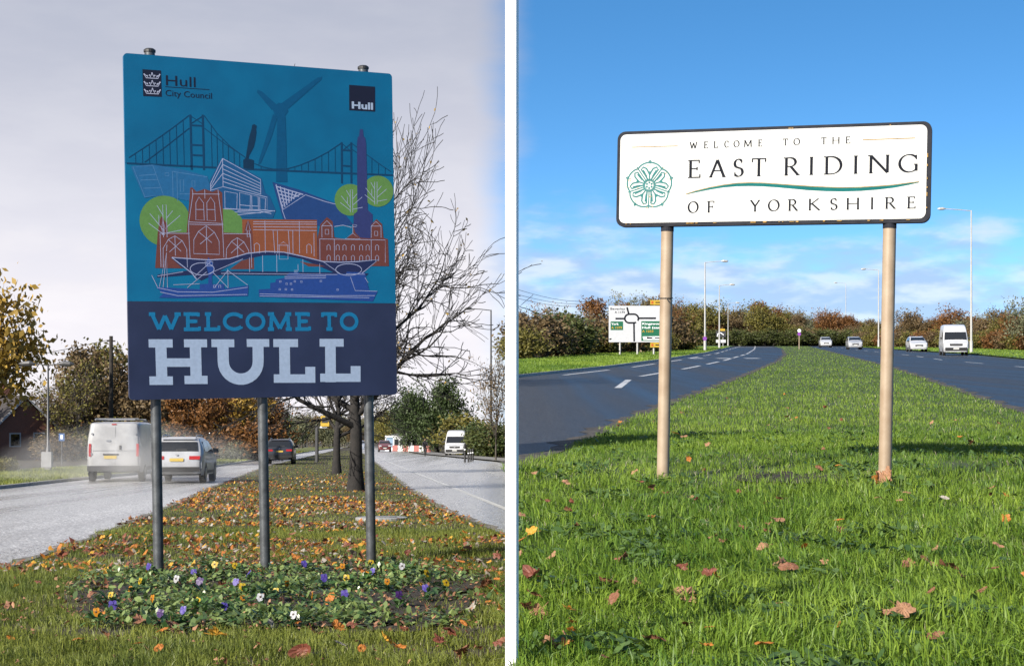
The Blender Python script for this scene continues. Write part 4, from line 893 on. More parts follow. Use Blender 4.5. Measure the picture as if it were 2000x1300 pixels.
suvcar('oncoming_car', 'pale oncoming car beside the nearer bare tree trunk far up the road', at(716, 235, 'L'), (.11, -1), 'L', m_cblue)
tr = [(-2.9, .4), (-2.95, .6), (-2.95, 1.3), (-2.9, 2.5), (-2.8, 2.62), (0, 2.7), (1.0, 2.66), (1.5, 2.4), (1.75, 2.0), (2.15, 1.28), (2.7, 1.1), (2.88, .9), (2.92, .6), (2.85, .32)]
vehicle('high_roof_van', 'white high roof van facing the camera parked at the right roadside', 'van', at(893, 160, 'L'), (-.06, -1), 'L', 2.1, tr, 1.3, .84, m_vwhite, (-1.9, 1.85), .35,
  screens=[('windscreen', (1.765, 2.02), (2.155, 1.33), .9)], lights=[('headlight', (2.3, 1.23), (2.72, 1.02), .68, .97, m_clear)],
  patches=[('grille', (2.78, 1.02), (2.89, .82), -.55, .55, m_blackp, .02), ('bumper', (2.91, .7), (2.86, .4), -.97, .97, m_blackp, .02), ('number_plate', (2.92, .66), (2.9, .54), -.25, .25, m_wpl, .03), ('grille_badge', (2.86, .93), (2.875, .87), -.08, .08, m_rim, .03)],
  sides=[('side_window', [(.75, 1.4), (1.75, 1.4), (1.35, 1.98), (.75, 2.0)], m_glass, .012)], mirrors=(1.75, 1.5))
m_wb_ = mat('cargo_box_white', (.62, .63, .66), .5, var=.12, scale=1.5)
# right scene traffic
suvcar('distant_car', 'small white car braking at the bend under the treeline', at(1487, 300, 'R'), (.1, 1), 'R', m_vwhite)
for px, Z, pm, lb in ((1612, 250, m_vwhite, 'white car farthest away on the right carriageway'), (1668, 205, m_silver, 'silver car between the two beige posts on the right carriageway'), (1790, 170, m_vwhite, 'white car just right of the right beige post')):
    suvcar('passing_car', lb, at(px, Z, 'R'), (-.13, -1), 'R', pm, group='traffic on the right carriageway')
vehicle('high_roof_van', 'large white high roof van coming down the right carriageway near the right edge', 'van', at(1862, 135, 'R'), (-.2, -1), 'R', 2.1, tr, 1.3, .84, m_vwhite, (-1.9, 1.85), .35,
  screens=[('windscreen', (1.765, 2.02), (2.155, 1.33), .9)], lights=[('headlight', (2.3, 1.23), (2.72, 1.02), .68, .97, m_clear)], patches=[('grille', (2.78, 1.02), (2.89, .82), -.55, .55, m_blackp, .02), ('bumper', (2.91, .7), (2.86, .4), -.97, .97, m_blackp, .02), ('number_plate', (2.92, .66), (2.9, .54), -.25, .25, m_wpl, .03), ('wiper', (2.1, 1.42), (2.13, 1.37), -.6, .1, m_blackp, .04)],
  sides=[('side_window', [(.75, 1.4), (1.75, 1.4), (1.35, 1.98), (.75, 2.0)], m_glass, .012), ('door_gap', [(.66, .5), (.69, .5), (.69, 2.1), (.66, 2.1)], m_blackp, .012)], mirrors=(1.75, 1.5), group='traffic on the right carriageway')

# ------------------------------------------------------------------ street furniture
m_lampd = mat('lamp_column_dark', (.10, .10, .105), .5, .4, var=.2, scale=3); m_lampw = mat('lamp_column_pale', (.56, .55, .53), .5, .2, var=.15, scale=3)
m_wood = mat('creosoted_wood', (.035, .028, .022), .9, var=.4, scale=5)
def lamp(px, Z, side, top, arms, label, mm, r=.09, group=None):
    base = at(px, Z, side); h = (ROW - top) / FOC * Z + EYE - base.z
    t = thing('street_lamp', label, 'street lamp', base, (0, 0, 0), group)
    b = MB(); b.tube([(0, 0, -.2), (0, 0, 1.2), (0, 0, 1.25), (0, 0, h)], [r * 1.5, r * 1.5, r, r * .55], 10); b.build('column', mm, t, autos=True)
    for a in arms:
        b = MB(); b.tube([(0, 0, h - .05), (a * .5, 0, h + abs(a) * .03), (a, 0, h + abs(a) * .06)], r * .4, 6); ar = b.build('arm', mm, t)
        b = MB(); sg = 1 if a > 0 else -1; b.tube([(a - sg * .1, 0, h + abs(a) * .06), (a + sg * .15, 0, h + abs(a) * .06 + .02), (a + sg * .5, 0, h + abs(a) * .06), (a + sg * .7, 0, h + abs(a) * .06)], [.05, .14, .13, .03], 8); b.build('lamp_head', mm, ar)
    return t
lamp(959, 150, 'L', 605, (-1.9,), 'dark street lamp with one long arm right of the white van', m_lampd, .12)
lamp(851, 220, 'L', 716, (), 'thin grey lamp column in front of the large willow', m_lampw, .1)
lamp(775, 300, 'L', 790, (-1.5,), 'tiny far street lamp above the red barriers', m_lampd, .1)
lamp(94, 76, 'L', 712, (-.75, .6), 'dark double armed street lamp before the brick house', m_lampd, .075)
for px, Z, top, arm, lb in ((1377, 170, 512, 1.9, 'tallest pale street lamp left of the curving road with purple disc'), (1405, 215, 557, 1.5, 'second pale street lamp left of the curving road'), (1422, 285, 592, 1.5, 'third pale street lamp left of the curving road'), (1434, 340, 596, 0, 'thin lamp column beside the third lamp'), (1480, 335, 614, 0, 'thin lamp column rising before the treeline at the bend'),
                          (1597, 430, 600, 0, 'thin lamp column left of the pair beyond the verge'), (1613, 330, 595, 0, 'pale lamp column beyond the verge'), (1629, 430, 602, 0, 'thin lamp column right of the pair beyond the verge'), (1652, 330, 553, -1.9, 'pale street lamp with arm just left of the right beige post'), (1716, 235, 527, -2.0, 'street lamp hidden behind the right beige post with arm showing'), (1897, 150, 411, -2.6, 'tall grey street lamp at the right side beyond the carriageway')):
    lamp(px, Z, 'R', top, (arm,) if arm else (), lb, m_lampw, .11 if Z < 250 else .09)
# telegraph pole and wires
base = at(217, 92, 'L'); h = (ROW - 656) / FOC * 92 + EYE - base.z
t = thing('telegraph_pole', 'dark wooden telegraph pole rising behind the white van', 'pole', base)
b = MB(); b.tube([(0, 0, -.3), (0, 0, h)], [.15, .11], 8); b.build('pole', m_wood, t, autos=True); b = MB(); b.box((0, 0, h - .3), (.5, .1, .08)); b.build('cross_arm', m_wood, t)
b = MB(); p0 = base + Vector((0, 0, h - .2)); p1 = at(-260, 92, 'L') + Vector((0, 0, h - 1.9)); b.tube([p0.lerp(p1, k / 12) - Vector((0, 0, .5 * math.sin(math.pi * k / 12))) for k in range(13)], .016, 4)
tag(b.build('overhead_wire', m_blackp), 'thin dark wire running left from the telegraph pole', 'wire')
for i, (px, lb) in enumerate(((1000, 'dark utility pole behind the white upright'), (1168, 'dark utility pole in the hedge by the direction sign'))):
    base = at(px, (150, 190)[i], 'R'); h = (ROW - (560, 582)[i]) / FOC * base.y + EYE - base.z
    t = thing('utility_pole', lb, 'pole', base); b = MB(); b.tube([(0, 0, -.3), (0, 0, h)], [.14, .1], 8); b.build('pole', m_wood, t); b = MB(); b.box((0, 0, h - .4), (1.2, .1, .1)); b.build('cross_arm', m_wood, t)
for k, dz_ in enumerate((0, -.5, -.9)):
    b = MB(); p0 = at(1000, 150, 'R'); p1 = at(1168, 190, 'R'); p0.z = EYE + (ROW - 562) / FOC * 150 + dz_; p1.z = EYE + (ROW - 588) / FOC * 190 + dz_ * .5
    b.tube([p0.lerp(p1, j / 10) - Vector((0, 0, .5 * math.sin(math.pi * j / 10))) for j in range(11)], .02, 4)
    tag(b.build('overhead_wire', m_blackp), ('top', 'middle', 'lowest')[k] + ' of three wires above the hedge left of the direction sign', 'wire')
# brick house
m_brick = mat('brown_brick', (.24, .10, .07), .85, col2=(.33, .15, .10), scale=14, bump=.3); m_tile = mat('roof_tile_brown', (.055, .045, .042), .8, var=.4, scale=6, bump=.4); m_wf = mat('white_window_frame', (.6, .6, .6), .5)
t = thing('brick_house', 'brown brick house with gabled tiled roof at the left edge', 'house', at(26, 128, 'L'), (0, 0, R(-50)))
t.scale = (1.2, 1.2, 1.15); W_, D_, hw_, ha = 9.0, 4.4, 2.3, 4.5
b = MB(); gab = [(0, -D_ / 2, -.3), (0, D_ / 2, -.3), (0, D_ / 2, hw_), (0, 0, ha), (0, -D_ / 2, hw_)]; b.prism([(2.0, y, z) for _, y, z in gab], (-W_, 0, 0)); b.build('wall', m_brick, t)
b = MB()
for s_ in (-1, 1):
    nrm_ = .12; b.prism([(2.25, s_ * (D_ / 2 + .3), hw_ - .3), (2.25, 0, ha + .02), (2.25, 0, ha + .16), (2.25, s_ * (D_ / 2 + .3), hw_ - .14)], (-W_ - .5, 0, 0))
rf = b.build('roof', m_tile, t)
b = MB(); b.box((-2.2, .3, ha + .35), (.6, .6, 1.1)); b.build('chimney', m_brick, rf)
b = MB()
for s_ in (-1, 1): b.prism([(2.27, s_ * (D_ / 2 + .3), hw_ - .34), (2.27, 0, ha - .02), (2.27, 0, ha + .16), (2.27, s_ * (D_ / 2 + .3), hw_ - .14)], (.05, 0, 0))
b.build('bargeboard', m_wf, rf)
for x, y, face in ((2.03, -.7, 'g'), (2.03, 1.0, 'g'), (-.2, -D_ / 2 - .03, 'f'), (-5, -D_ / 2 - .03, 'f')):
    b = MB(); b.box((x, y, 1.5), (.06, .8, 1.0) if face == 'g' else (.9, .06, 1.0)); w_ = b.build('window', m_wf, t); b = MB(); b.box((x + (.035 if face == 'g' else 0), y - (.035 if face == 'f' else 0), 1.5), (.02, .62, .82) if face == 'g' else (.72, .02, .82)); b.build('pane', m_glass, w_)
px_, py_ = -2.4, -D_ / 2 - 1.2
b = MB(); b.prism([(px_ - 1.2, py_, -.3), (px_ + 1.2, py_, -.3), (px_ + 1.2, py_, 1.7), (px_, py_, 3.2), (px_ - 1.2, py_, 1.7)], (0, 1.19, 0)); b.build('porch', m_brick, t)
b = MB()
for s_ in (-1, 1): b.prism([(px_ + s_ * 1.45, py_ - .2, 1.4), (px_, py_ - .2, 3.25), (px_, py_ - .2, 3.4), (px_ + s_ * 1.45, py_ - .2, 1.55)], (0, 1.6, 0))
b.build('porch_roof', m_tile, t)
# blue information sign, box on lamp, litter
m_bsign = mat('blue_sign_film', (.05, .12, .3), .5); m_y = mat('safety_yellow', (.62, .40, .03), .5, var=.15, scale=8); m_white2 = mat('sign_white_film', (.7, .71, .73), .45)
t = thing('blue_sign', 'small blue parking style sign on a thin pole left of the white van', 'sign', at(121, 85, 'L'))
b = MB(); b.tube([(0, 0, -.2), (0, 0, 1.95)], .04, 8); b.build('pole', m_lampd, t); b = MB(); b.box((0, -.05, 1.75), (.32, .02, .42)); pl = b.build('plate', m_bsign, t); b = MB(); b.box((0, -.063, 1.76), (.12, .004, .22)); b.build('symbol', m_white2, pl)
t = thing('signal_box', 'white notice box at the foot of the double armed lamp', 'box', at(92, 75.4, 'L')); b = MB(); b.box((0, 0, .62), (.5, .3, .75)); b.build('casing', mat('dull_grey_box', (.3, .3, .31), .6, var=.2, scale=4), t); b = MB(); b.box((.05, 0, .12), (.3, .2, .3)); b.build('plinth', m_pave, t)
# speed camera
base = at(619, 112, 'L'); t = thing('speed_camera', 'yellow speed camera box on a dark pole beside the bare trees', 'speed camera', base)
b = MB(); b.tube([(0, 0, -.2), (0, 0, 2.7)], .13, 10); b.build('pole', m_lampd, t); b = MB(); b.tube([(0, 0, 2.5), (.62, 0, 2.5)], .05, 8); b.build('arm', m_lampd, t)
b = MB(); b.box((.62, 0, 3.0), (.62, .7, .75)); cb_ = b.build('housing', m_y, t); b = MB(); b.box((.62, -.36, 3.08), (.42, .02, .4)); b.build('housing_panel', m_blackp, cb_); b = MB(); b.box((.5, -.02, 2.56), (.5, .4, .1)); b.build('mount', m_white2, t)
# barriers
m_rb = mat('barrier_red', (.34, .05, .035), .5, var=.2, scale=6); m_wb = mat('barrier_white', (.62, .62, .62), .5, var=.15, scale=6)
for i in range(7):
    t = thing('barrier', ('red', 'white')[i % 2] + ' plastic road barrier in the row left of the cyclist', 'barrier', at(772 + i * 10.5, 236 - i * 5, 'L'), (0, 0, R(-12)), ('red', 'white')[i % 2] + ' plastic barriers in the row')
    b = MB(); b.prism([(-.42, -.2, 0), (-.42, .2, 0), (-.42, .07, .95), (-.42, -.07, .95)], (.84, 0, 0)); b.build('body', (m_rb, m_wb)[i % 2], t); b = MB(); b.box((0, 0, .03), (.7, .5, .06)); b.build('foot', m_blackp, t)
# bollards
for i, (px, Z, hh, lb) in enumerate(((908, 112, 1.35, 'tallest black bollard of the four at the right kerb'), (915, 113, .95, 'second black bollard from the left at the right kerb'), (919.5, 116, .95, 'third black bollard from the left at the right kerb'), (923.5, 119, .95, 'rightmost black bollard at the right kerb'))):
    t = thing('bollard', lb, 'bollard', at(px, Z, 'L'), group='black bollards at the right kerb'); b = MB(); b.tube([(0, 0, -.1), (0, 0, hh * .78), (0, 0, hh * .8), (0, 0, hh * .96), (0, 0, hh)], [.07, .065, .09, .09, .04], 12); b.build('shaft', m_blackp, t, autos=True); b = MB(); b.tube([(0, 0, hh * .66), (0, 0, hh * .72)], .072, 12); b.build('band', m_white2, t)
# far pale building and totem sign
t = thing('pale_building', 'small pale flat roofed building beyond the red barriers', 'building', at(789, 262, 'L'), (0, 0, R(-10)))
b = MB(); b.box((0, 2, 1.3), (3.6, 6, 2.7)); b.build('wall', mat('pale_cladding', (.42, .42, .43), .6, var=.1, scale=2), t); b = MB(); b.box((0, 2, 2.75), (3.9, 6.3, .2)); b.build('roof', m_lampd, t)
for x in (-1.1, 0, 1.1): b = MB(); b.box((x, -1.02, 1.3), (.8, .04, 1.2)); b.build('window', m_glass, t)
t = thing('totem_sign', 'small white and blue board sign far up the right road', 'sign', at(761, 255, 'L')); b = MB(); b.box((0, 0, 1.2), (1.5, .2, 2.6)); b.build('board', m_white2, t); b = MB(); b.box((0, -.12, 1.4), (1.1, .02, 1.7)); b.build('panel', mat('pale_blue_film', (.25, .36, .5), .5), t)
# cyclist
m_cloth = mat('dark_clothing', (.02, .02, .026), .9, var=.3, scale=20); m_skin = mat('skin', (.42, .26, .19), .6)
base = at(830, 160, 'L')
bk = thing('bicycle', 'dark bicycle ridden toward the camera on the right road', 'bicycle', base, (0, 0, R(-172)))
for y in (-.5, .5):
    b = MB(); b.tube([(0, y + .33 * math.cos(a), .34 + .33 * math.sin(a)) for a in np.linspace(0, 2 * math.pi, 21)], .018, 6); b.build('wheel', m_tyre, bk)
b = MB()
for p0, p1 in (((0, -.5, .34), (0, -.05, .3)), ((0, -.05, .3), (0, -.2, .85)), ((0, -.2, .8), (0, .36, .85)), ((0, -.05, .3), (0, .38, .78)), ((0, .36, .95), (0, .5, .34)), ((0, -.5, .34), (0, -.18, .75))): b.tube([p0, p1], .018, 6)
b.build('frame', m_blackp, bk); b = MB(); b.tube([(-.28, .42, 1.02), (0, .36, .98), (.28, .42, 1.02)], .015, 6); b.build('handlebar', m_blackp, bk); b = MB(); b.box((0, -.22, .9), (.14, .26, .06)); b.build('saddle', m_blackp, bk)
def skin_person(name, label, J, E, rad, loc, rz, m, head):
    me = bpy.data.meshes.new(name); me.from_pydata(J, E, []); o = bpy.data.objects.new(name, me); C.objects.link(o); o.location = loc; o.rotation_euler = (0, 0, rz)
    sk = o.modifiers.new('skin', 'SKIN'); sv = me.skin_vertices[0].data if me.skin_vertices else None
    if sv is None:
        bm = bmesh.new(); bm.from_mesh(me); bm.verts.layers.skin.verify(); bm.to_mesh(me); bm.free(); sv = me.skin_vertices[0].data
    for i, r_ in enumerate(rad): sv[i].radius = (r_, r_); sv[i].use_root = i == 0
    sb = o.modifiers.new('sub', 'SUBSURF'); sb.levels = 2; sb.render_levels = 2; me.materials.append(m); sk.use_smooth_shade = True
    return tag(o, label, 'person')
J = [(0, -.2, .98), (0, -.08, 1.22), (0, .06, 1.46), (0, .09, 1.56), (0, .13, 1.72), (-.19, .06, 1.44), (-.25, .22, 1.22), (-.26, .4, 1.05), (.19, .06, 1.44), (.25, .22, 1.22), (.26, .4, 1.05),
     (-.1, -.16, .92), (-.12, .14, .72), (-.1, -.02, .3), (-.1, .1, .24), (.1, -.16, .92), (.12, .2, .9), (.1, .05, .52), (.1, .18, .46)]
E = [(0, 1), (1, 2), (2, 3), (3, 4), (2, 5), (5, 6), (6, 7), (2, 8), (8, 9), (9, 10), (0, 11), (11, 12), (12, 13), (13, 14), (0, 15), (15, 16), (16, 17), (17, 18)]
rad = [.15, .15, .16, .06, .1, .075, .055, .04, .075, .055, .04, .1, .075, .05, .045, .1, .075, .05, .045]
pn = skin_person('person', 'person in dark clothing riding the bicycle on the right road', J, E, rad, base, R(-172), m_cloth, None)
b = MB(); b.tube([(0, .17, 1.64), (0, .225, 1.70), (0, .2, 1.78)], [.06, .085, .05], 10); b.build('face', m_skin, pn, True)
# manhole cover
p = gp(745, 1015, 'L'); t = thing('manhole_cover', 'pale round concrete manhole cover in the leaf-strewn grass', 'manhole cover', p, (PITCH['L'], 0, 0))
b = MB(); b.tube([(0, 0, -.03), (0, 0, .05), (0, 0, .06)], [.5, .5, .47], 28); b.build('slab', mat('pale_concrete', (.42, .42, .41), .55, var=.3, scale=9, bump=.3), t); b = MB(); b.tube([(0, 0, .06), (0, 0, .068)], .3, 20); b.build('lid', mat('worn_lid', (.34, .34, .34), .5, var=.4, scale=12, bump=.4), t)

# ------------------------------------------------------------------ direction signs on the right
m_wf2 = mat('direction_white_film', (.62, .63, .66), .5, var=.06, scale=4); m_grn = mat('direction_green_film', (.0, .13, .06), .5)
Zs = 128.; base = at(1245, Zs, 'R'); t = thing('direction_sign', 'large white roundabout direction sign with green panels behind the left beige post', 'sign', base)
kx = Zs / FOC; X0 = -(1245 - 1189) * kx; X1 = (1308 - 1245) * kx; Z0 = (ROW - 668) * kx + EYE - base.z; Z1 = (ROW - 597) * kx + EYE - base.z
b = MB(); b.box(((X0 + X1) / 2, 0, (Z0 + Z1) / 2), (X1 - X0, .06, Z1 - Z0)); b.build('panel', m_wf2, t)
for px in (1211, 1245, 1277): b = MB(); x = (px - 1245) * kx; b.tube([(x, .1, -.3), (x, .1, Z1 - .1)], .075, 8); b.build('post', m_lampw, t)
P3 = Print([(1189, 597), (1308, 597), (1308, 668), (1189, 668)], [(X0, Z1), (X1, Z1), (X1, Z0), (X0, Z0)], -.031, t, .002)
def D_(X, Y): return (1170 + X * .1, 570 + Y * .1)
q = P3.begin(); q.poly([D_(225, 575), D_(470, 575), D_(470, 745), D_(225, 745)]); q.end('green_panel', m_grn); q = P3.begin(); q.poly([D_(825, 570), D_(1330, 570), D_(1330, 955), D_(825, 955)]); q.end('green_panel', m_grn)
q = P3.begin(); q.line([D_(560 + 80, 430), D_(640, 430)], .01)
ring = [D_(635 + (95 if abs(math.cos(a)) > .0 else 0) * math.copysign(1, math.cos(a)) * .45 + 90 * math.cos(a), 518 + 85 * math.sin(a)) for a in np.linspace(R(60), R(390), 40)]
q.line(ring, .14); q.line([D_(545, 300), D_(580, 430)], .14); q.line([D_(320, 520), D_(510, 520)], .14); q.line([D_(770, 512), D_(1110, 512)], .14); q.line([D_(680, 600), D_(685, 965)], .13); q.end('roundabout_symbol', mk)
q = P3.begin(); q.sans('Beverley', D_(215, 348), 4.2, 28.5); q.sans('A 1174', D_(305, 415), 4.2, 19.5); q.end('lettering', mk)
q = P3.begin(); q.sans('York', D_(240, 645), 4.4, 14.5, .015); q.sans('Kingswood', D_(840, 640), 4.4, 40, .015); q.sans('Hull (east)', D_(840, 715), 4.4, 40, .015); q.poly([D_(850, 870), D_(1310, 862), D_(1310, 935), D_(865, 935)]); q.end('lettering', m_white2)
q = P3.begin(); q.sans('A 1079', D_(240, 718), 4.4, 21, .015); q.sans('A 1033', D_(840, 788), 4.4, 22, .015); q.end('lettering', m_y)
q = P3.begin(); q.poly([D_(930, 875), D_(1045, 885), D_(1045, 912), D_(930, 912)]); q.end('lorry_symbol', mk); q = P3.begin(); q.poly([D_(1080, 890), D_(1200, 885), D_(1200, 910), D_(1080, 910)]); q.end('lorry_symbol', mk)
for py, nm in ((590.5, 'top'), (673.5, 'bottom')):
    b = MB(); b.box(((1290 - 1245) * kx, -.02, (ROW - py) * kx + EYE - base.z), (40 * kx, .05, 9 * kx)); pl = b.build('yellow_plate', m_y, t)
    b = MB(); b.box(((1274 - 1245) * kx, -.05, (ROW - py) * kx + EYE - base.z), (4 * kx, .01, 5 * kx)); b.build('symbol', mat('symbol_orange', (.5, .1, .01), .5), pl)
    b = MB(); b.box(((1288 - 1245) * kx, -.05, (ROW - py) * kx + EYE - base.z), (16 * kx, .01, 2 * kx)); b.build('lettering', mk, pl)
Zs = 250.; base = at(1408, Zs, 'R'); kx = Zs / FOC; f = lambda py: (ROW - py) * kx + EYE - base.z
t = thing('lane_sign', 'small black and white lane sign with yellow top plate beside the second lamp', 'sign', base)
for x in (-.3, .35): b = MB(); b.tube([(x, .05, -.3), (x, .05, f(646))], .06, 6); b.build('post', m_lampw, t)
b = MB(); b.box((0, 0, f(652)), (19 * kx, .05, 12 * kx)); pl = b.build('panel', mat('sign_dark_film', (.03, .03, .032), .5), t); b = MB(); b.tube([(-.55, -.04, f(657)), (-.5, -.04, f(652)), (0, -.04, f(650)), (.45, -.04, f(654))], .09, 6); b.build('arrow_symbol', m_white2, pl)
b = MB(); b.box((.2, 0, f(644)), (11 * kx, .05, 4.5 * kx)); b.build('yellow_plate', m_y, t); b = MB(); b.box((0, 0, f(666)), (19 * kx, .05, 6 * kx)); b.build('lower_plate', m_wf2, t)
base = at(1561, 208, 'R'); kx = 208 / FOC; f = lambda py: (ROW - py) * kx + EYE - base.z; m_pur = mat('purple_film', (.26, .06, .42), .5)
t = thing('disc_sign', 'post with white disc over purple disc on the far green verge', 'sign', base); b = MB(); b.tube([(0, .05, -.2), (0, .05, f(645))], .06, 8); b.build('post', m_beige, t)
for py, mm, nm in ((645.5, m_white2, 'white_disc'), (652, m_pur, 'purple_disc')): b = MB(); b.tube([(0, -.04, f(py)), (0, 0, f(py))], 3.4 * kx, 18); b.build(nm, mm, t)
base = at(1376, 169.5, 'R'); t = thing('disc_sign', 'purple disc sign fixed low on the tallest pale lamp', 'sign', base + Vector((0, -.25, (ROW - 661) * 169.5 / FOC + EYE - base.z))); b = MB(); b.tube([(0, -.03, 0), (0, .0, 0)], .22, 18); b.build('disc', m_pur, t); b = MB(); b.box((0, .08, 0), (.06, .14, .06)); b.build('clamp', m_rim, t)
# white rail fence at the bend and along the right carriageway
def rail(label, pts, n, name='rail_fence'):
    t = thing(name, label, 'fence', (0, 0, 0)); t.location = pts[0]
    for a, c in zip(pts[:-1], pts[1:]):
        for i in range(n + 1):
            p = a.lerp(c, i / n) - pts[0]; b = MB(); b.box((p.x, p.y, p.z + .45), (.12, .12, .9)); b.build('post', m_wb, t)
        for zz in (.4, .78):
            b = MB(); b.tube([a - pts[0] + Vector((0, 0, zz)), c - pts[0] + Vector((0, 0, zz))], .06, 6); b.build('rail', m_wb, t)
rail('low white rail fence at the bend beyond the green verge', [at(1528, 330, 'R'), at(1556, 325, 'R')], 6)

# ------------------------------------------------------------------ grass, fallen leaves, pansies
def vnoise(x, y, s, seed=0):
    x = x / s; y = y / s; xi = np.floor(x).astype(int); yi = np.floor(y).astype(int); fx = x - xi; fy = y - yi
    h = lambda a, c: (np.sin(a * 127.1 + c * 311.7 + seed * 74.7) * 43758.5453) % 1.0
    fx = fx * fx * (3 - 2 * fx); fy = fy * fy * (3 - 2 * fy)
    return (h(xi, yi) * (1 - fx) + h(xi + 1, yi) * fx) * (1 - fy) + (h(xi, yi + 1) * (1 - fx) + h(xi + 1, yi + 1) * fx) * fy
def bedmask(X, Y):                    # 1 inside the flower bed under the tall sign
    y0, y1 = 11.9, 18.6; xl_ = -.78 / 3 * Y - .2; t = (Y - y0) / (y1 - y0); cx_ = -.150 * Y; half = Y * .132
    return np.clip(.55 + .7 * vnoise(X, Y, .5, 21) + .8 * vnoise(X, Y, 1.6, 22) - np.abs((X - cx_) / half) ** 3 - np.abs((t - .5) / .5) ** 4, 0, 1)
def scatter(side, N, Y0, Y1, pw, seed):
    g = np.random.default_rng(seed); u = g.random(N)
    if pw == 1: Y = Y0 * (Y1 / Y0) ** u
    else: Y = (Y0 ** (1 - pw) + u * (Y1 ** (1 - pw) - Y0 ** (1 - pw))) ** (1 / (1 - pw))
    if side == 'L':
        a = np.maximum(-.345 * Y - .6, ex(EL1, Y)); c = np.minimum(ext(EL2, Y), -.0)
    else:
        a = np.maximum(ext(ER1, Y), 0.0); c = np.minimum(.345 * Y + .6, ext(ER2, Y))
    a = a + (vnoise(Y * 0, Y, .22, 3) + vnoise(Y * 0, Y, 1.1, 4) - 1.1) * .26 * (Y > (15 if side == 'L' else 17)) * np.where(Y < 60, 1, 1.5); c = c - (vnoise(Y * 0, Y, .22, 5) + vnoise(Y * 0, Y, 1.1, 6) - 1.1) * .26 * (Y > 24) * np.where(Y < 60, 1, 1.5)
    X = a + (c - a) * g.random(N); w = (c - a) / (.345 * Y)
    k = g.random(N) < np.clip(w, 0, 1); e = np.minimum(X - a, c - X)
    return X[k], Y[k], e[k], g
def grass(name, side, N, Y0, Y1, pw, h0, h1, wid, m, seed, label, dens=None, lean=.85):
    X, Y, e, g = scatter(side, N, Y0, Y1, pw, seed)
    clump = vnoise(X, Y, .35, seed) * .6 + vnoise(X, Y, 1.3, seed + 1) * .4
    if dens is not None:
        k = g.random(len(X)) < dens(X, Y, clump); X, Y, e, clump = X[k], Y[k], e[k], clump[k]
    n = len(X); h = (h0 + (h1 - h0) * g.random(n) ** 1.6) * (.55 + .75 * clump); w = np.maximum(wid * g.uniform(.6, 1.4, n), Y * .00026)
    az = g.random(n) * 2 * np.pi; wa = vnoise(X, Y, .6, seed + 5) * 6.28; az = np.where(g.random(n) < .5, wa + g.normal(0, .7, n), az)
    ln = np.abs(g.normal(0, lean, n)) * h; fx, fy = np.cos(g.random(n) * 6.28), np.sin(g.random(n) * 6.28)
    z = gz(side, Y); B = np.stack([X, Y, z], 1); f = np.stack([fx, fy, 0 * fx], 1) * w[:, None] / 2
    d = np.stack([np.cos(az), np.sin(az), 0 * az], 1) * ln[:, None]; up = np.array([0, 0, 1.])
    M = B + d * .35 + up * (h * .6)[:, None]; T = B + d + up * (h * np.clip(1 - .25 * ln / h, .5, 1))[:, None]
    V = np.stack([B - f, B + f, M + f * .8, M - f * .8, T], 1).reshape(-1, 3); b = np.arange(n) * 5
    loops = np.stack([b, b + 1, b + 2, b + 3, b + 3, b + 2, b + 4], 1).ravel(); st = np.stack([np.arange(n) * 7, np.arange(n) * 7 + 4], 1).ravel()
    v = np.clip(.25 * g.random(n) + .75 * (vnoise(X, Y, 1.7, seed + 9) * .6 + vnoise(X, Y, .5, seed + 10) * .4) - .08 + .35 * (g.random(n) < .12), 0, 1)
    o = npmesh(name, V, loops, st, m, attr=np.repeat(v, 5)); return tag(o, label, 'grass', kind='stuff')
m_bg = mat('grass_blade_green', (.052, .15, .014), .5, col2=(.33, .46, .05), attr='v', trans=.35, spec=.35)
m_bo = mat('grass_blade_olive', (.075, .125, .018), .5, col2=(.38, .40, .075), attr='v', trans=.35, spec=.35)
soil = lambda X, Y: np.clip(.7 + 1.0 * vnoise(X, Y, .22, 8) - ((X - (1545 - 1000) / 3000 * 16.0) / .55) ** 2 - ((Y - 16.3) / .6) ** 2, 0, 1)
LG = 'lush green grass of the right hand verge under the white county sign'; LO = 'olive autumn grass of the left verge around the flower bed'
grass('grass', 'R', 170000, 6.3, 24, 1.25, .045, .115, .0062, m_bg, 3, LG, lambda X, Y, c: (1 - .75 * soil(X, Y)) * np.clip(c * 2.4 - .25, .05, 1))
grass('grass', 'R', 46000, 6.3, 17, 1.1, .08, .19, .0085, m_bg, 13, LG, lambda X, Y, c: (1 - .95 * soil(X, Y)) * np.clip(c * 3.4 - 1.2, .02, 1), 1.0)
grass('grass', 'R', 150000, 20, 330, 1.5, .05, .11, .008, m_bg, 4, LG)
grass('grass', 'L', 190000, 9.6, 26, 1.2, .03, .115, .0062, m_bo, 5, LO, lambda X, Y, c: (1 - .82 * (bedmask(X, Y) > .25)) * np.clip(c * 2.6 - .55, .05, 1))
grass('grass', 'L', 120000, 24, 260, 1.5, .03, .08, .008, m_bo, 6, LO)
m_straw = mat('dry_straw', (.36, .32, .18), .6, col2=(.5, .46, .33), attr='v', trans=.2)
grass('dry_grass', 'L', 5000, 9.6, 40, 1.2, .03, .07, .005, m_straw, 7, 'pale dry stems scattered in the left verge', lean=2.0)
grass('dry_grass', 'R', 6500, 6.3, 40, 1.2, .05, .10, .005, m_straw, 8, 'pale dry stems scattered in the right verge', lean=1.4)
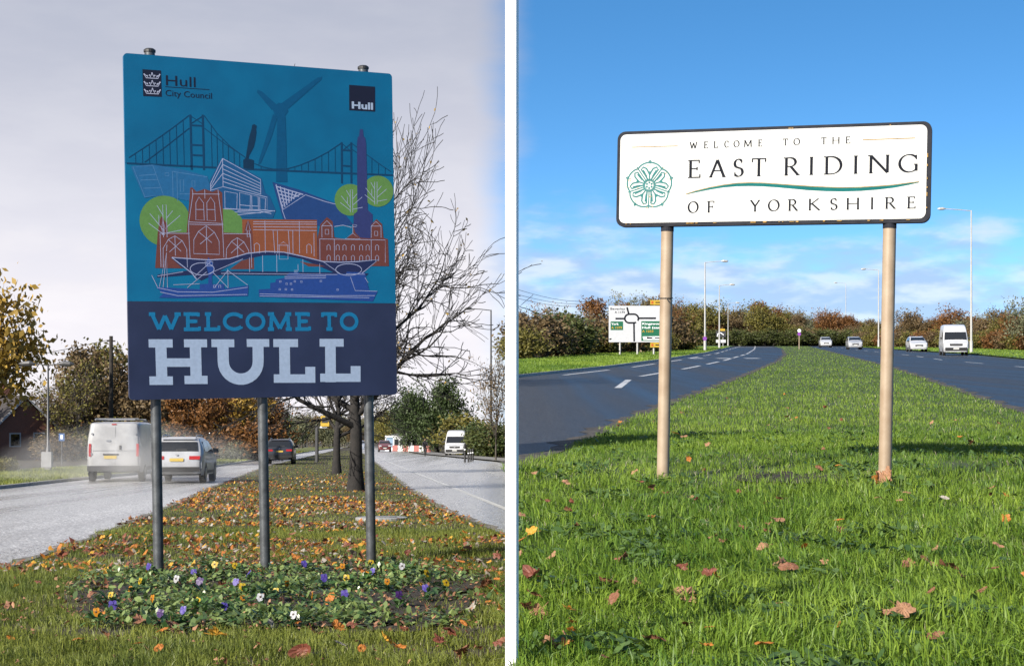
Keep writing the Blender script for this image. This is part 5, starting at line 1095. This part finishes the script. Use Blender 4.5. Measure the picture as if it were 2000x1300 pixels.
# soil of the bed and of the bare patch
m_soil = mat('dark_soil', (.014, .010, .007), .9, col2=(.05, .034, .022), scale=30, bump=1., bscale=60)
def patch_sheet(name, side, f, x0, x1, y0, y1, n, dz_, th=.12):
    b = MB(); xs = np.linspace(x0, x1, n); ys = np.linspace(y0, y1, n); g = np.random.default_rng(2); idx = {}
    for i in range(n - 1):
        for j in range(n - 1):
            q = [(xs[i], ys[j]), (xs[i + 1], ys[j]), (xs[i + 1], ys[j + 1]), (xs[i], ys[j + 1])]
            if float(f(np.array(sum(p[0] for p in q) / 4), np.array(sum(p[1] for p in q) / 4))) < th: continue
            ids = []
            for p in q:
                if p not in idx: idx[p] = len(b.v); b.v.append((p[0], p[1], float(gz(side, p[1])) + dz_ + g.uniform(0, .03)))
                ids.append(idx[p])
            b.f.append(tuple(ids))
    return tag(b.build(name, m_soil, smooth=True), kind='structure')
patch_sheet('soil_bed', 'L', bedmask, -5.2, -.2, 11.4, 19.2, 80, .012, .45)
patch_sheet('bare_soil', 'R', soil, 2.0, 3.9, 15.2, 17.5, 40, .01)
# leaf shapes
def leaf_mesh(seed, m, kind):
    g = random.Random(seed); b = MB(); n = 26; ring = []
    for k in range(n):
        a = 2 * math.pi * k / n
        if kind == 'maple': r_ = .62 + .38 * abs(math.cos(2.5 * a)) ** 1.3 * (1 if abs(((a + math.pi) % (2 * math.pi)) - math.pi) < 2.3 else .55) - .13 * g.random()
        else: r_ = 1 / math.sqrt((math.cos(a) / 1.0) ** 2 + (math.sin(a) / .55) ** 2) * g.uniform(.93, 1)
        ring.append((r_ * math.cos(a), r_ * math.sin(a)))
    c1, c2, ph = g.uniform(-.35, .6), g.uniform(-.2, .5), g.random() * 6
    Z_ = lambda x, y: c1 * x * x + c2 * y * y + .10 * math.sin(3 * x + ph) + .08 * math.sin(4 * y + ph)
    V = [(0, 0, -.04)] + [(x * .5, y * .5, Z_(x * .5, y * .5) + (.03 if k % 2 else -.03)) for k, (x, y) in enumerate(ring)] + [(x, y, Z_(x, y) + g.uniform(-.08, .08)) for x, y in ring]
    F = [(0, 1 + k, 1 + (k + 1) % n) for k in range(n)] + [(1 + k, 1 + n + k, 1 + n + (k + 1) % n, 1 + (k + 1) % n) for k in range(n)]
    b.add(V, F); b.tube([(-.1, 0, -.03), (-.7, .03, .0), (-1.25, .1, .12)], [.025, .02, .015], 4)
    return b.mesh('fallen_leaf', m)
LC = {'orange': mat('leaf_orange', (.50, .19, .03), .6, col2=(.34, .11, .02), scale=9, trans=.35), 'brown': mat('leaf_brown', (.24, .10, .05), .7, col2=(.13, .055, .03), scale=9, trans=.2), 'tan': mat('leaf_tan', (.36, .19, .10), .7, col2=(.22, .11, .06), scale=9, trans=.2),
      'yellow': mat('leaf_yellow', (.58, .36, .04), .6, col2=(.5, .22, .03), scale=9, trans=.35), 'red': mat('leaf_red', (.19, .055, .03), .6, col2=(.12, .035, .02), scale=9, trans=.25), 'pale grey': mat('leaf_underside', (.34, .31, .27), .6, col2=(.2, .17, .14), scale=9, trans=.2)}
LMESH = {(c_, k_): leaf_mesh(i * 5 + j, m_, kd) for i, (c_, m_) in enumerate(LC.items()) for j, (k_, kd) in enumerate((('a', 'maple'), ('b', 'maple'), ('c', 'oval')))}
def put_leaf(side, X, Y, size, col, label, group, zoff, tilt=.45):
    o = bpy.data.objects.new('fallen_leaf', LMESH[(col, random.choice('abc' if col != 'tan' else 'aab'))]); C.objects.link(o)
    o.location = (X, Y, float(gz(side, Y)) + zoff); o.rotation_euler = (random.gauss(0, tilt), random.gauss(0, tilt), random.uniform(0, 6.28)); o.scale = (size, size, size)
    tag(o, label, 'leaf', group)
for px, py, s_, c_ in ((1337, 1195, .1, 'tan'), (1190, 1168, .075, 'brown'), (1520, 1040, .075, 'tan'), (1040, 1155, .09, 'red'), (1046, 1195, .07, 'brown'), (1050, 1235, .08, 'tan'), (1200, 1210, .065, 'brown'), (1402, 1155, .06, 'orange'), (1385, 1160, .065, 'red'), (1330, 1148, .055, 'red'), (1738, 1228, .065, 'tan'), (1765, 1232, .075, 'tan'), (1815, 1125, .085, 'tan'), (1850, 1135, .085, 'brown'), (1775, 1130, .06, 'brown'),
                       (1540, 1138, .075, 'brown'), (1530, 1130, .06, 'tan'), (1215, 1118, .065, 'brown'), (1040, 1060, .065, 'yellow'), (1490, 1095, .06, 'tan'), (1572, 1100, .05, 'orange'), (1715, 998, .04, 'tan'), (1758, 998, .05, 'tan'), (1937, 972, .05, 'tan'), (1845, 995, .05, 'pale grey'), (1043, 940, .05, 'tan'), (1240, 937, .06, 'tan'), (1105, 960, .06, 'tan'), (1950, 1100, .05, 'tan'), (1940, 1150, .05, 'brown'), (1825, 1280, .06, 'brown'), (1490, 1295, .06, 'orange'), (1280, 1285, .07, 'brown'), (1110, 1020, .06, 'brown'), (1640, 1040, .05, 'orange'), (1450, 1055, .06, 'brown'), (1345, 912, .05, 'orange'), (1320, 862, .07, 'orange'), (1335, 868, .07, 'tan'), (1600, 930, .06, 'brown'), (1640, 925, .06, 'orange')):
    X, Y = unp(px, py, 'R'); put_leaf('R', X, Y, s_ * .9, c_, f'curled {c_} leaf lying in the green grass of the right verge', f'{c_} leaves in the right verge', random.uniform(.09, .13))
X, Y = unp(1738, 952, 'R')
for k in range(3): put_leaf('R', 3.66 + k * .05, 15.38, .1, 'tan' if k else 'orange', 'pale brown leaf caught at the foot of the right beige post', 'leaves caught at the right beige post', .09 + .02 * k, 1.0)
Xs, Ys, es, g_ = scatter('R', 240, 6.8, 42, 1.3, 77)
for X, Y in list(zip(Xs, Ys))[:95]: c_ = random.choice(['tan', 'brown', 'brown', 'orange', 'red']); put_leaf('R', X, Y, random.uniform(.03, .055), c_, f'curled {c_} leaf lying in the green grass of the right verge', f'{c_} leaves in the right verge', .085)
for px, py, s_, c_ in ((755, 1265, .085, 'yellow'), (325, 1068, .10, 'orange'), (385, 1065, .08, 'orange'), (385, 1088, .07, 'orange'), (445, 1030, .09, 'orange'), (262, 1075, .09, 'orange'), (432, 1155, .06, 'red'), (900, 1108, .08, 'orange'), (660, 1240, .08, 'orange'), (690, 1235, .07, 'red'), (615, 1250, .07, 'red'), (425, 1255, .1, 'yellow'), (365, 1195, .09, 'orange'), (880, 1248, .08, 'red'), (965, 1165, .08, 'orange'), (950, 1155, .09, 'brown'), (310, 1285, .06, 'orange'), (590, 1290, .09, 'red'), (985, 1270, .08, 'brown'), (645, 1185, .09, 'orange'), (335, 1235, .08, 'brown'), (275, 1225, .08, 'brown'), (200, 1190, .07, 'brown'), (460, 1065, .07, 'orange'), (550, 1030, .08, 'orange'), (600, 1072, .07, 'orange'), (675, 1065, .07, 'yellow'), (620, 1070, .07, 'orange'), (905, 1290, .08, 'brown')):
    X, Y = unp(px, py, 'L'); put_leaf('L', X, Y, s_, c_, f'fallen {c_} leaf on the left verge near the flower bed', f'{c_} leaves near the flower bed', .07)
Xs, Ys, es, g_ = scatter('L', 400, 10.4, 30, 1.0, 78)
for X, Y in list(zip(Xs, Ys))[:130]: c_ = random.choice(['orange', 'orange', 'brown', 'red', 'yellow', 'brown', 'pale grey']); put_leaf('L', X, Y, random.uniform(.04, .075), c_, f'fallen {c_} leaf on the left verge near the flower bed', f'{c_} leaves near the flower bed', .07)
def litter(name, N, Y0, Y1, cols, seed, s0, s1, label, dens):
    for i, c_ in enumerate(cols):
        X, Y, e, g = scatter('L', N, Y0, Y1, 1.35, seed + i); cl = vnoise(X, Y, 1.6, 4); k = g.random(len(X)) < dens(X, Y, cl); X, Y = X[k], Y[k]; n = len(X)
        s = g.uniform(s0, s1, n); z = gz('L', Y) + g.uniform(.03, .08, n); a = g.random(n) * 6.28; ti = g.normal(0, .55, (n, 2)); P_ = np.stack([X, Y, z], 1); V = []
        for k in range(7):
            t_ = a + k * 2 * np.pi / 7; r_ = s * (1. if k % 2 else .62) * g.uniform(.8, 1.15, n); xx, yy = r_ * np.cos(t_), r_ * np.sin(t_); V.append(P_ + np.stack([xx, yy, xx * ti[:, 0] + yy * ti[:, 1]], 1))
        V = np.stack([P_ + np.array([0, 0, .01])] + V, 1).reshape(-1, 3); b = np.arange(n) * 8
        loops = np.concatenate([np.stack([b, b + 1 + k, b + 1 + (k + 1) % 7], 1)[:, None] for k in range(7)], 1).ravel(); st = np.arange(n * 7) * 3
        o = npmesh(name, V, loops, st, LC[c_]); tag(o, label % c_, 'leaves', kind='stuff')
litter('leaf_litter', 14000, 17, 150, ('orange', 'brown', 'red', 'yellow', 'pale grey'), 300, .013, .05, 'scattered %s leaf litter under the bare trees on the left verge', lambda X, Y, c: np.clip((2.6 * c - .75) * (np.exp(-((Y - 46) / 17.) ** 2) + .05), 0, 1) * np.where(Y > 100, .5, 1))
# pansies
m_pl = [mat('pansy_leaf', (.05, .13, .035), .4, col2=(.14, .25, .07), scale=30, trans=.35, spec=.5), mat('pansy_leaf_dark', (.03, .075, .03), .4, col2=(.08, .15, .05), scale=30, trans=.3, spec=.5)]
m_stem = mat('pansy_stem', (.09, .17, .05), .5)
PC = {'yellow': (.46, .32, .015), 'orange': (.44, .18, .008), 'violet blue': (.08, .055, .30), 'deep purple': (.05, .015, .12), 'white': (.42, .42, .44)}
def petal_mesh(col, nm):
    m_ = mat('petal_' + nm.replace(' ', '_'), col, .5, var=.25, scale=40, trans=.3); b = MB()
    for k, (a, r_, w_) in enumerate(((90 - 38, 1., .75), (90 + 38, 1., .75), (200, .9, .7), (-20, .9, .7), (270, 1.1, 1.0))):
        ca, sa = math.cos(R(a)), math.sin(R(a)); o_ = .06 * k
        pts = [(0, 0)] + [(.55 * r_ + .5 * r_ * math.cos(t), .62 * w_ * math.sin(t)) for t in np.linspace(-2.4, 2.4, 9)]
        b.add([(x * ca - y * sa, -o_ - .12 * abs(y) + .1 * x, x * sa + y * ca) for x, y in pts], [(0, i, i + 1) for i in range(1, 9)])
    return b.mesh('flower', m_)
FM = {k: petal_mesh(v, k) for k, v in PC.items()}
eye = MB(); eye.tube([(0, -.36, 0), (0, -.3, 0)], [.16, .3], 8); EYE_M = eye.mesh('flower_eye', mat('pansy_eye', (.05, .02, .01), .6))
def foliage(seed, n=26):
    g = random.Random(seed); b = MB()
    for i in range(n):
        a = g.random() * 6.28; r_ = g.uniform(.02, .13); h_ = g.uniform(.03, .12); s_ = g.uniform(.022, .045); t_ = g.uniform(-.6, .9); c_ = Vector((r_ * math.cos(a), r_ * math.sin(a), h_))
        u = Vector((math.cos(a) * math.cos(t_), math.sin(a) * math.cos(t_), math.sin(t_))); w = Vector((-math.sin(a), math.cos(a), g.uniform(-.4, .4))).normalized(); n_ = u.cross(w)
        P_ = [c_ - u * s_, c_ - u * s_ * .4 + w * s_ * .5 + n_ * s_ * .15, c_ + u * s_ * .4 + w * s_ * .5 + n_ * s_ * .15, c_ + u * s_ * 1.15, c_ + u * s_ * .4 - w * s_ * .5 + n_ * s_ * .15, c_ - u * s_ * .4 - w * s_ * .5 + n_ * s_ * .15]
        b.add(P_, [(0, 1, 2, 3), (0, 3, 4, 5)])
    return b
FOL = [foliage(i).mesh('foliage', m_pl[i % 2]) for i in range(6)]
st_ = MB(); st_.tube([(0, 0, 0), (.01, .0, .08), (.0, -.01, .13)], .004, 4); STEM = st_.mesh('stem', m_stem)
def pansy(X, Y, kind, hgt, size):
    t = thing('pansy', f'{kind} pansy with green leaves in the bed under the tall sign', 'flower', (X, Y, float(gz('L', Y)) + .015), (0, 0, random.uniform(-.5, .5)), f'{kind} pansies in the bed')
    def ch(nm, me, loc=(0, 0, 0), rot=(0, 0, 0), s=1., par=t):
        o = bpy.data.objects.new(nm, me); C.objects.link(o); o.parent = par; o.location = loc; o.rotation_euler = rot; o.scale = (s, s, s); return o
    ch('foliage', random.choice(FOL), rot=(0, 0, random.uniform(0, 6.28)), s=random.uniform(.9, 1.3)); ch('stem', STEM, s=hgt / .13)
    f = ch('flower', FM[kind], (0, -.015, hgt + size * .5), (random.uniform(-.5, .15), random.uniform(-.3, .3), random.uniform(-.9, .9)), size)
    if kind in ('yellow', 'orange', 'white'): ch('flower_eye', EYE_M, par=f, s=.9)
for px, py, k_ in ((291, 1120, 'violet blue'), (275, 1145, 'yellow'), (460, 1113, 'yellow'), (420, 1117, 'yellow'), (380, 1125, 'violet blue'), (488, 1130, 'violet blue'), (460, 1152, 'violet blue'), (475, 1160, 'yellow'), (474, 1180, 'orange'), (392, 1152, 'deep purple'), (298, 1190, 'orange'), (190, 1218, 'orange'), (218, 1180, 'yellow'), (222, 1197, 'violet blue'), (357, 1215, 'violet blue'), (315, 1218, 'deep purple'), (387, 1192, 'yellow'), (670, 1120, 'orange'), (677, 1145, 'yellow'), (725, 1107, 'yellow'), (718, 1135, 'orange'), (757, 1150, 'orange'), (632, 1142, 'violet blue'), (595, 1112, 'violet blue'), (675, 1178, 'violet blue'), (778, 1178, 'deep purple'), (612, 1180, 'orange'), (560, 1150, 'orange'), (786, 1120, 'white'), (833, 1133, 'yellow'), (832, 1165, 'violet blue'), (572, 1217, 'white'), (510, 1185, 'white'), (345, 1140, 'white'), (728, 1128, 'violet blue'), (540, 1165, 'yellow'), (440, 1200, 'violet blue'), (255, 1165, 'orange'), (870, 1150, 'yellow')):
    X, Y = unp(px, py + 14, 'L'); pansy(X, Y, k_, random.uniform(.09, .13), random.uniform(.03, .042))
# leafy ground cover between the flowers
g = np.random.default_rng(5); N = 20000; Y = g.uniform(11.8, 18.8, N); X = -.15 * Y + Y * .14 * g.uniform(-1, 1, N); cl = vnoise(X, Y, .45, 3); k = (g.random(N) < np.clip(bedmask(X, Y) * 1.6, 0, 1) * np.clip(cl * 3.0 - .9, 0, 1)); X, Y = X[k], Y[k]; n = len(X)
s = g.uniform(.016, .042, n); a = g.random(n) * 6.28; ti = g.normal(.25, .5, n); c_ = np.stack([X, Y, gz('L', Y) + g.uniform(.02, .12, n)], 1)
u = np.stack([np.cos(a) * np.cos(ti), np.sin(a) * np.cos(ti), np.sin(ti)], 1) * s[:, None]; w = np.stack([-np.sin(a), np.cos(a), g.normal(0, .4, n)], 1) * s[:, None] * .55
V = np.stack([c_ - u, c_ + w - u * .2, c_ + w * .9 + u * .5, c_ + u * 1.2, c_ - w * .9 + u * .5, c_ - w - u * .2], 1).reshape(-1, 3); b_ = np.arange(n) * 6
m_cov = mat('bed_leaf', (.04, .10, .024), .35, col2=(.34, .44, .14), attr='v', trans=.35, spec=.6)  # bright second tone puts the look of sunlit leaves into the colour
o = npmesh('bed_foliage', V, np.stack([b_, b_ + 1, b_ + 2, b_ + 3, b_, b_ + 3, b_ + 4, b_ + 5], 1).ravel(), np.arange(n * 2) * 4, m_cov, attr=np.repeat(g.random(n), 6)); tag(o, 'low green leaves filling the flower bed', 'foliage', kind='stuff')

# dead leaf scraps, bark and bits lying on the bed and in the front grass
litter('leaf_scraps', 3600, 10, 22, ('brown', 'tan'), 500, .012, .028, 'small %s scraps lying on the flower bed and front grass', lambda X, Y, c: np.clip(.08 + .5 * (bedmask(X, Y) > .05) + .6 * (c > .62), 0, 1) * (.6 if True else 1))
# blades along the far grass strips
def strip_grass(side, f0, f1, Y0, Y1, N, m, seed, label, hh=.12):
    g = np.random.default_rng(seed); Y = Y0 * (Y1 / Y0) ** g.random(N); a, c = f0(Y), f1(Y); X = a + (c - a) * g.random(N); n = N
    h = hh * g.uniform(.4, 1.3, n); w = Y * .0003; t = g.random(n) * 6.28; B = np.stack([X, Y, gz(side, Y) + .085], 1); f = np.stack([np.cos(t), np.sin(t), 0 * t], 1) * w[:, None]; T = B + np.stack([g.normal(0, .5, n) * h, g.normal(0, .5, n) * h, h], 1)
    V = np.stack([B - f, B + f, T], 1).reshape(-1, 3); o = npmesh('grass', V, np.arange(3 * n), np.arange(n) * 3, m, attr=np.repeat(np.clip(vnoise(X, Y, 2.2, seed) * .8 + .3 * g.random(n), 0, 1), 3)); tag(o, label, 'grass', kind='stuff')
strip_grass('R', lambda y: np.maximum(ext(ER0, y) - 9, .03), lambda y: np.maximum(ext(ER0, y) - .1, .06), 59, 240, 40000, m_bg, 31, 'mown grass strip below the hedge left of the curving road')
strip_grass('L', lambda y: ext(EL0, y) - 7.1, lambda y: ext(EL0, y) - .1, 44, 220, 36000, m_bo, 32, 'mown grass strip beyond the left road')
strip_grass('R', lambda y: ext(ER3, y) + .3, lambda y: ext(ER3, y) + 12, 60, 300, 20000, m_bg, 33, 'grass strip beyond the right carriageway')
# spray thrown up behind the van and car on the wet road
sp_ = bpy.data.materials.new('road_spray'); sp_.use_nodes = True; n_ = sp_.node_tree; n_.nodes.remove(n_.nodes['Principled BSDF'])
pv = n_.nodes.new('ShaderNodeVolumePrincipled'); pv.inputs['Color'].default_value = (.95, .94, .93, 1); tcn = n_.nodes.new('ShaderNodeTexCoord'); nzn = n_.nodes.new('ShaderNodeTexNoise'); nzn.inputs['Scale'].default_value = .55; nzn.inputs['Detail'].default_value = 3
n_.links.new(tcn.outputs['Object'], nzn.inputs[0]); gr = n_.nodes.new('ShaderNodeMapRange'); gr.inputs[1].default_value = .42; gr.inputs[2].default_value = .75; gr.inputs[3].default_value = 0; gr.inputs[4].default_value = .34; n_.links.new(nzn.outputs[0], gr.inputs[0])
ln_ = n_.nodes.new('ShaderNodeVectorMath'); ln_.operation = 'LENGTH'; mpn = n_.nodes.new('ShaderNodeMapping'); mpn.inputs['Scale'].default_value = (1 / 5.5, 1 / 7, 1 / 2.2); n_.links.new(tcn.outputs['Object'], mpn.inputs[0]); n_.links.new(mpn.outputs[0], ln_.inputs[0])
fo = n_.nodes.new('ShaderNodeMapRange'); fo.inputs[1].default_value = 1.; fo.inputs[2].default_value = .3; fo.inputs[3].default_value = 0; fo.inputs[4].default_value = 1; n_.links.new(ln_.outputs['Value'], fo.inputs[0])
mu = n_.nodes.new('ShaderNodeMath'); mu.operation = 'MULTIPLY'; n_.links.new(gr.outputs[0], mu.inputs[0]); n_.links.new(fo.outputs[0], mu.inputs[1]); n_.links.new(mu.outputs[0], pv.inputs['Density']); n_.links.new(pv.outputs[0], n_.nodes['Material Output'].inputs['Volume'])
bm = bmesh.new(); bmesh.ops.create_uvsphere(bm, u_segments=20, v_segments=12, radius=1)
for v in bm.verts: v.co = (v.co.x * 5.5, v.co.y * 7, max(v.co.z * 2.2, -.15))
me = bpy.data.meshes.new('road_spray'); bm.to_mesh(me); bm.free(); me.materials.append(sp_); o = bpy.data.objects.new('road_spray', me); C.objects.link(o); o.location = at(255, 58, 'L') + Vector((0, 0, .2)); tag(o, 'pale mist of road spray around the wheels of the white van', 'spray', kind='stuff')

# broad leaved weeds among the turf of the right verge
X, Y, e, g = scatter('R', 26000, 6.4, 24, 1.2, 91); k = g.random(len(X)) < np.clip(vnoise(X, Y, .45, 61) * 4 - 2.5, 0, 1); X, Y = X[k], Y[k]; n = len(X)
s = g.uniform(.018, .045, n); a = g.random(n) * 6.28; ti = g.normal(.3, .35, n); c_ = np.stack([X, Y, gz('R', Y) + g.uniform(.03, .10, n)], 1)
u = np.stack([np.cos(a) * np.cos(ti), np.sin(a) * np.cos(ti), np.sin(ti)], 1) * s[:, None]; w = np.stack([-np.sin(a), np.cos(a), g.normal(0, .3, n)], 1) * s[:, None] * .5
V = np.stack([c_ - u, c_ + w - u * .2, c_ + w * .9 + u * .5, c_ + u * 1.2, c_ - w * .9 + u * .5, c_ - w - u * .2], 1).reshape(-1, 3); b_ = np.arange(n) * 6
o = npmesh('weeds', V, np.stack([b_, b_ + 1, b_ + 2, b_ + 3, b_, b_ + 3, b_ + 4, b_ + 5], 1).ravel(), np.arange(n * 2) * 4, mat('weed_leaf', (.04, .10, .02), .5, col2=(.16, .26, .06), attr='v', trans=.3), attr=np.repeat(g.random(n), 6)); tag(o, 'patches of broad leaved weeds in the right verge', 'weeds', kind='stuff')
# things that share a look are told apart by their order
from collections import defaultdict
bucket = defaultdict(list)
for o in C.objects:
    if o.parent is None and o.get('group') and o.get('category') in ('tree', 'bush', 'flower', 'barrier'): bucket[o['label']].append(o)
ORD = 'first second third fourth fifth sixth seventh eighth ninth tenth eleventh twelfth thirteenth fourteenth fifteenth'.split()
for lb, os_ in bucket.items():
    if 1 < len(os_) <= 15:
        os_.sort(key=lambda o: o.location.x / o.location.y)
        for k, o in enumerate(os_): o['label'] = ' '.join(lb.split()[:13]) + ', ' + ORD[k] + ' from left'
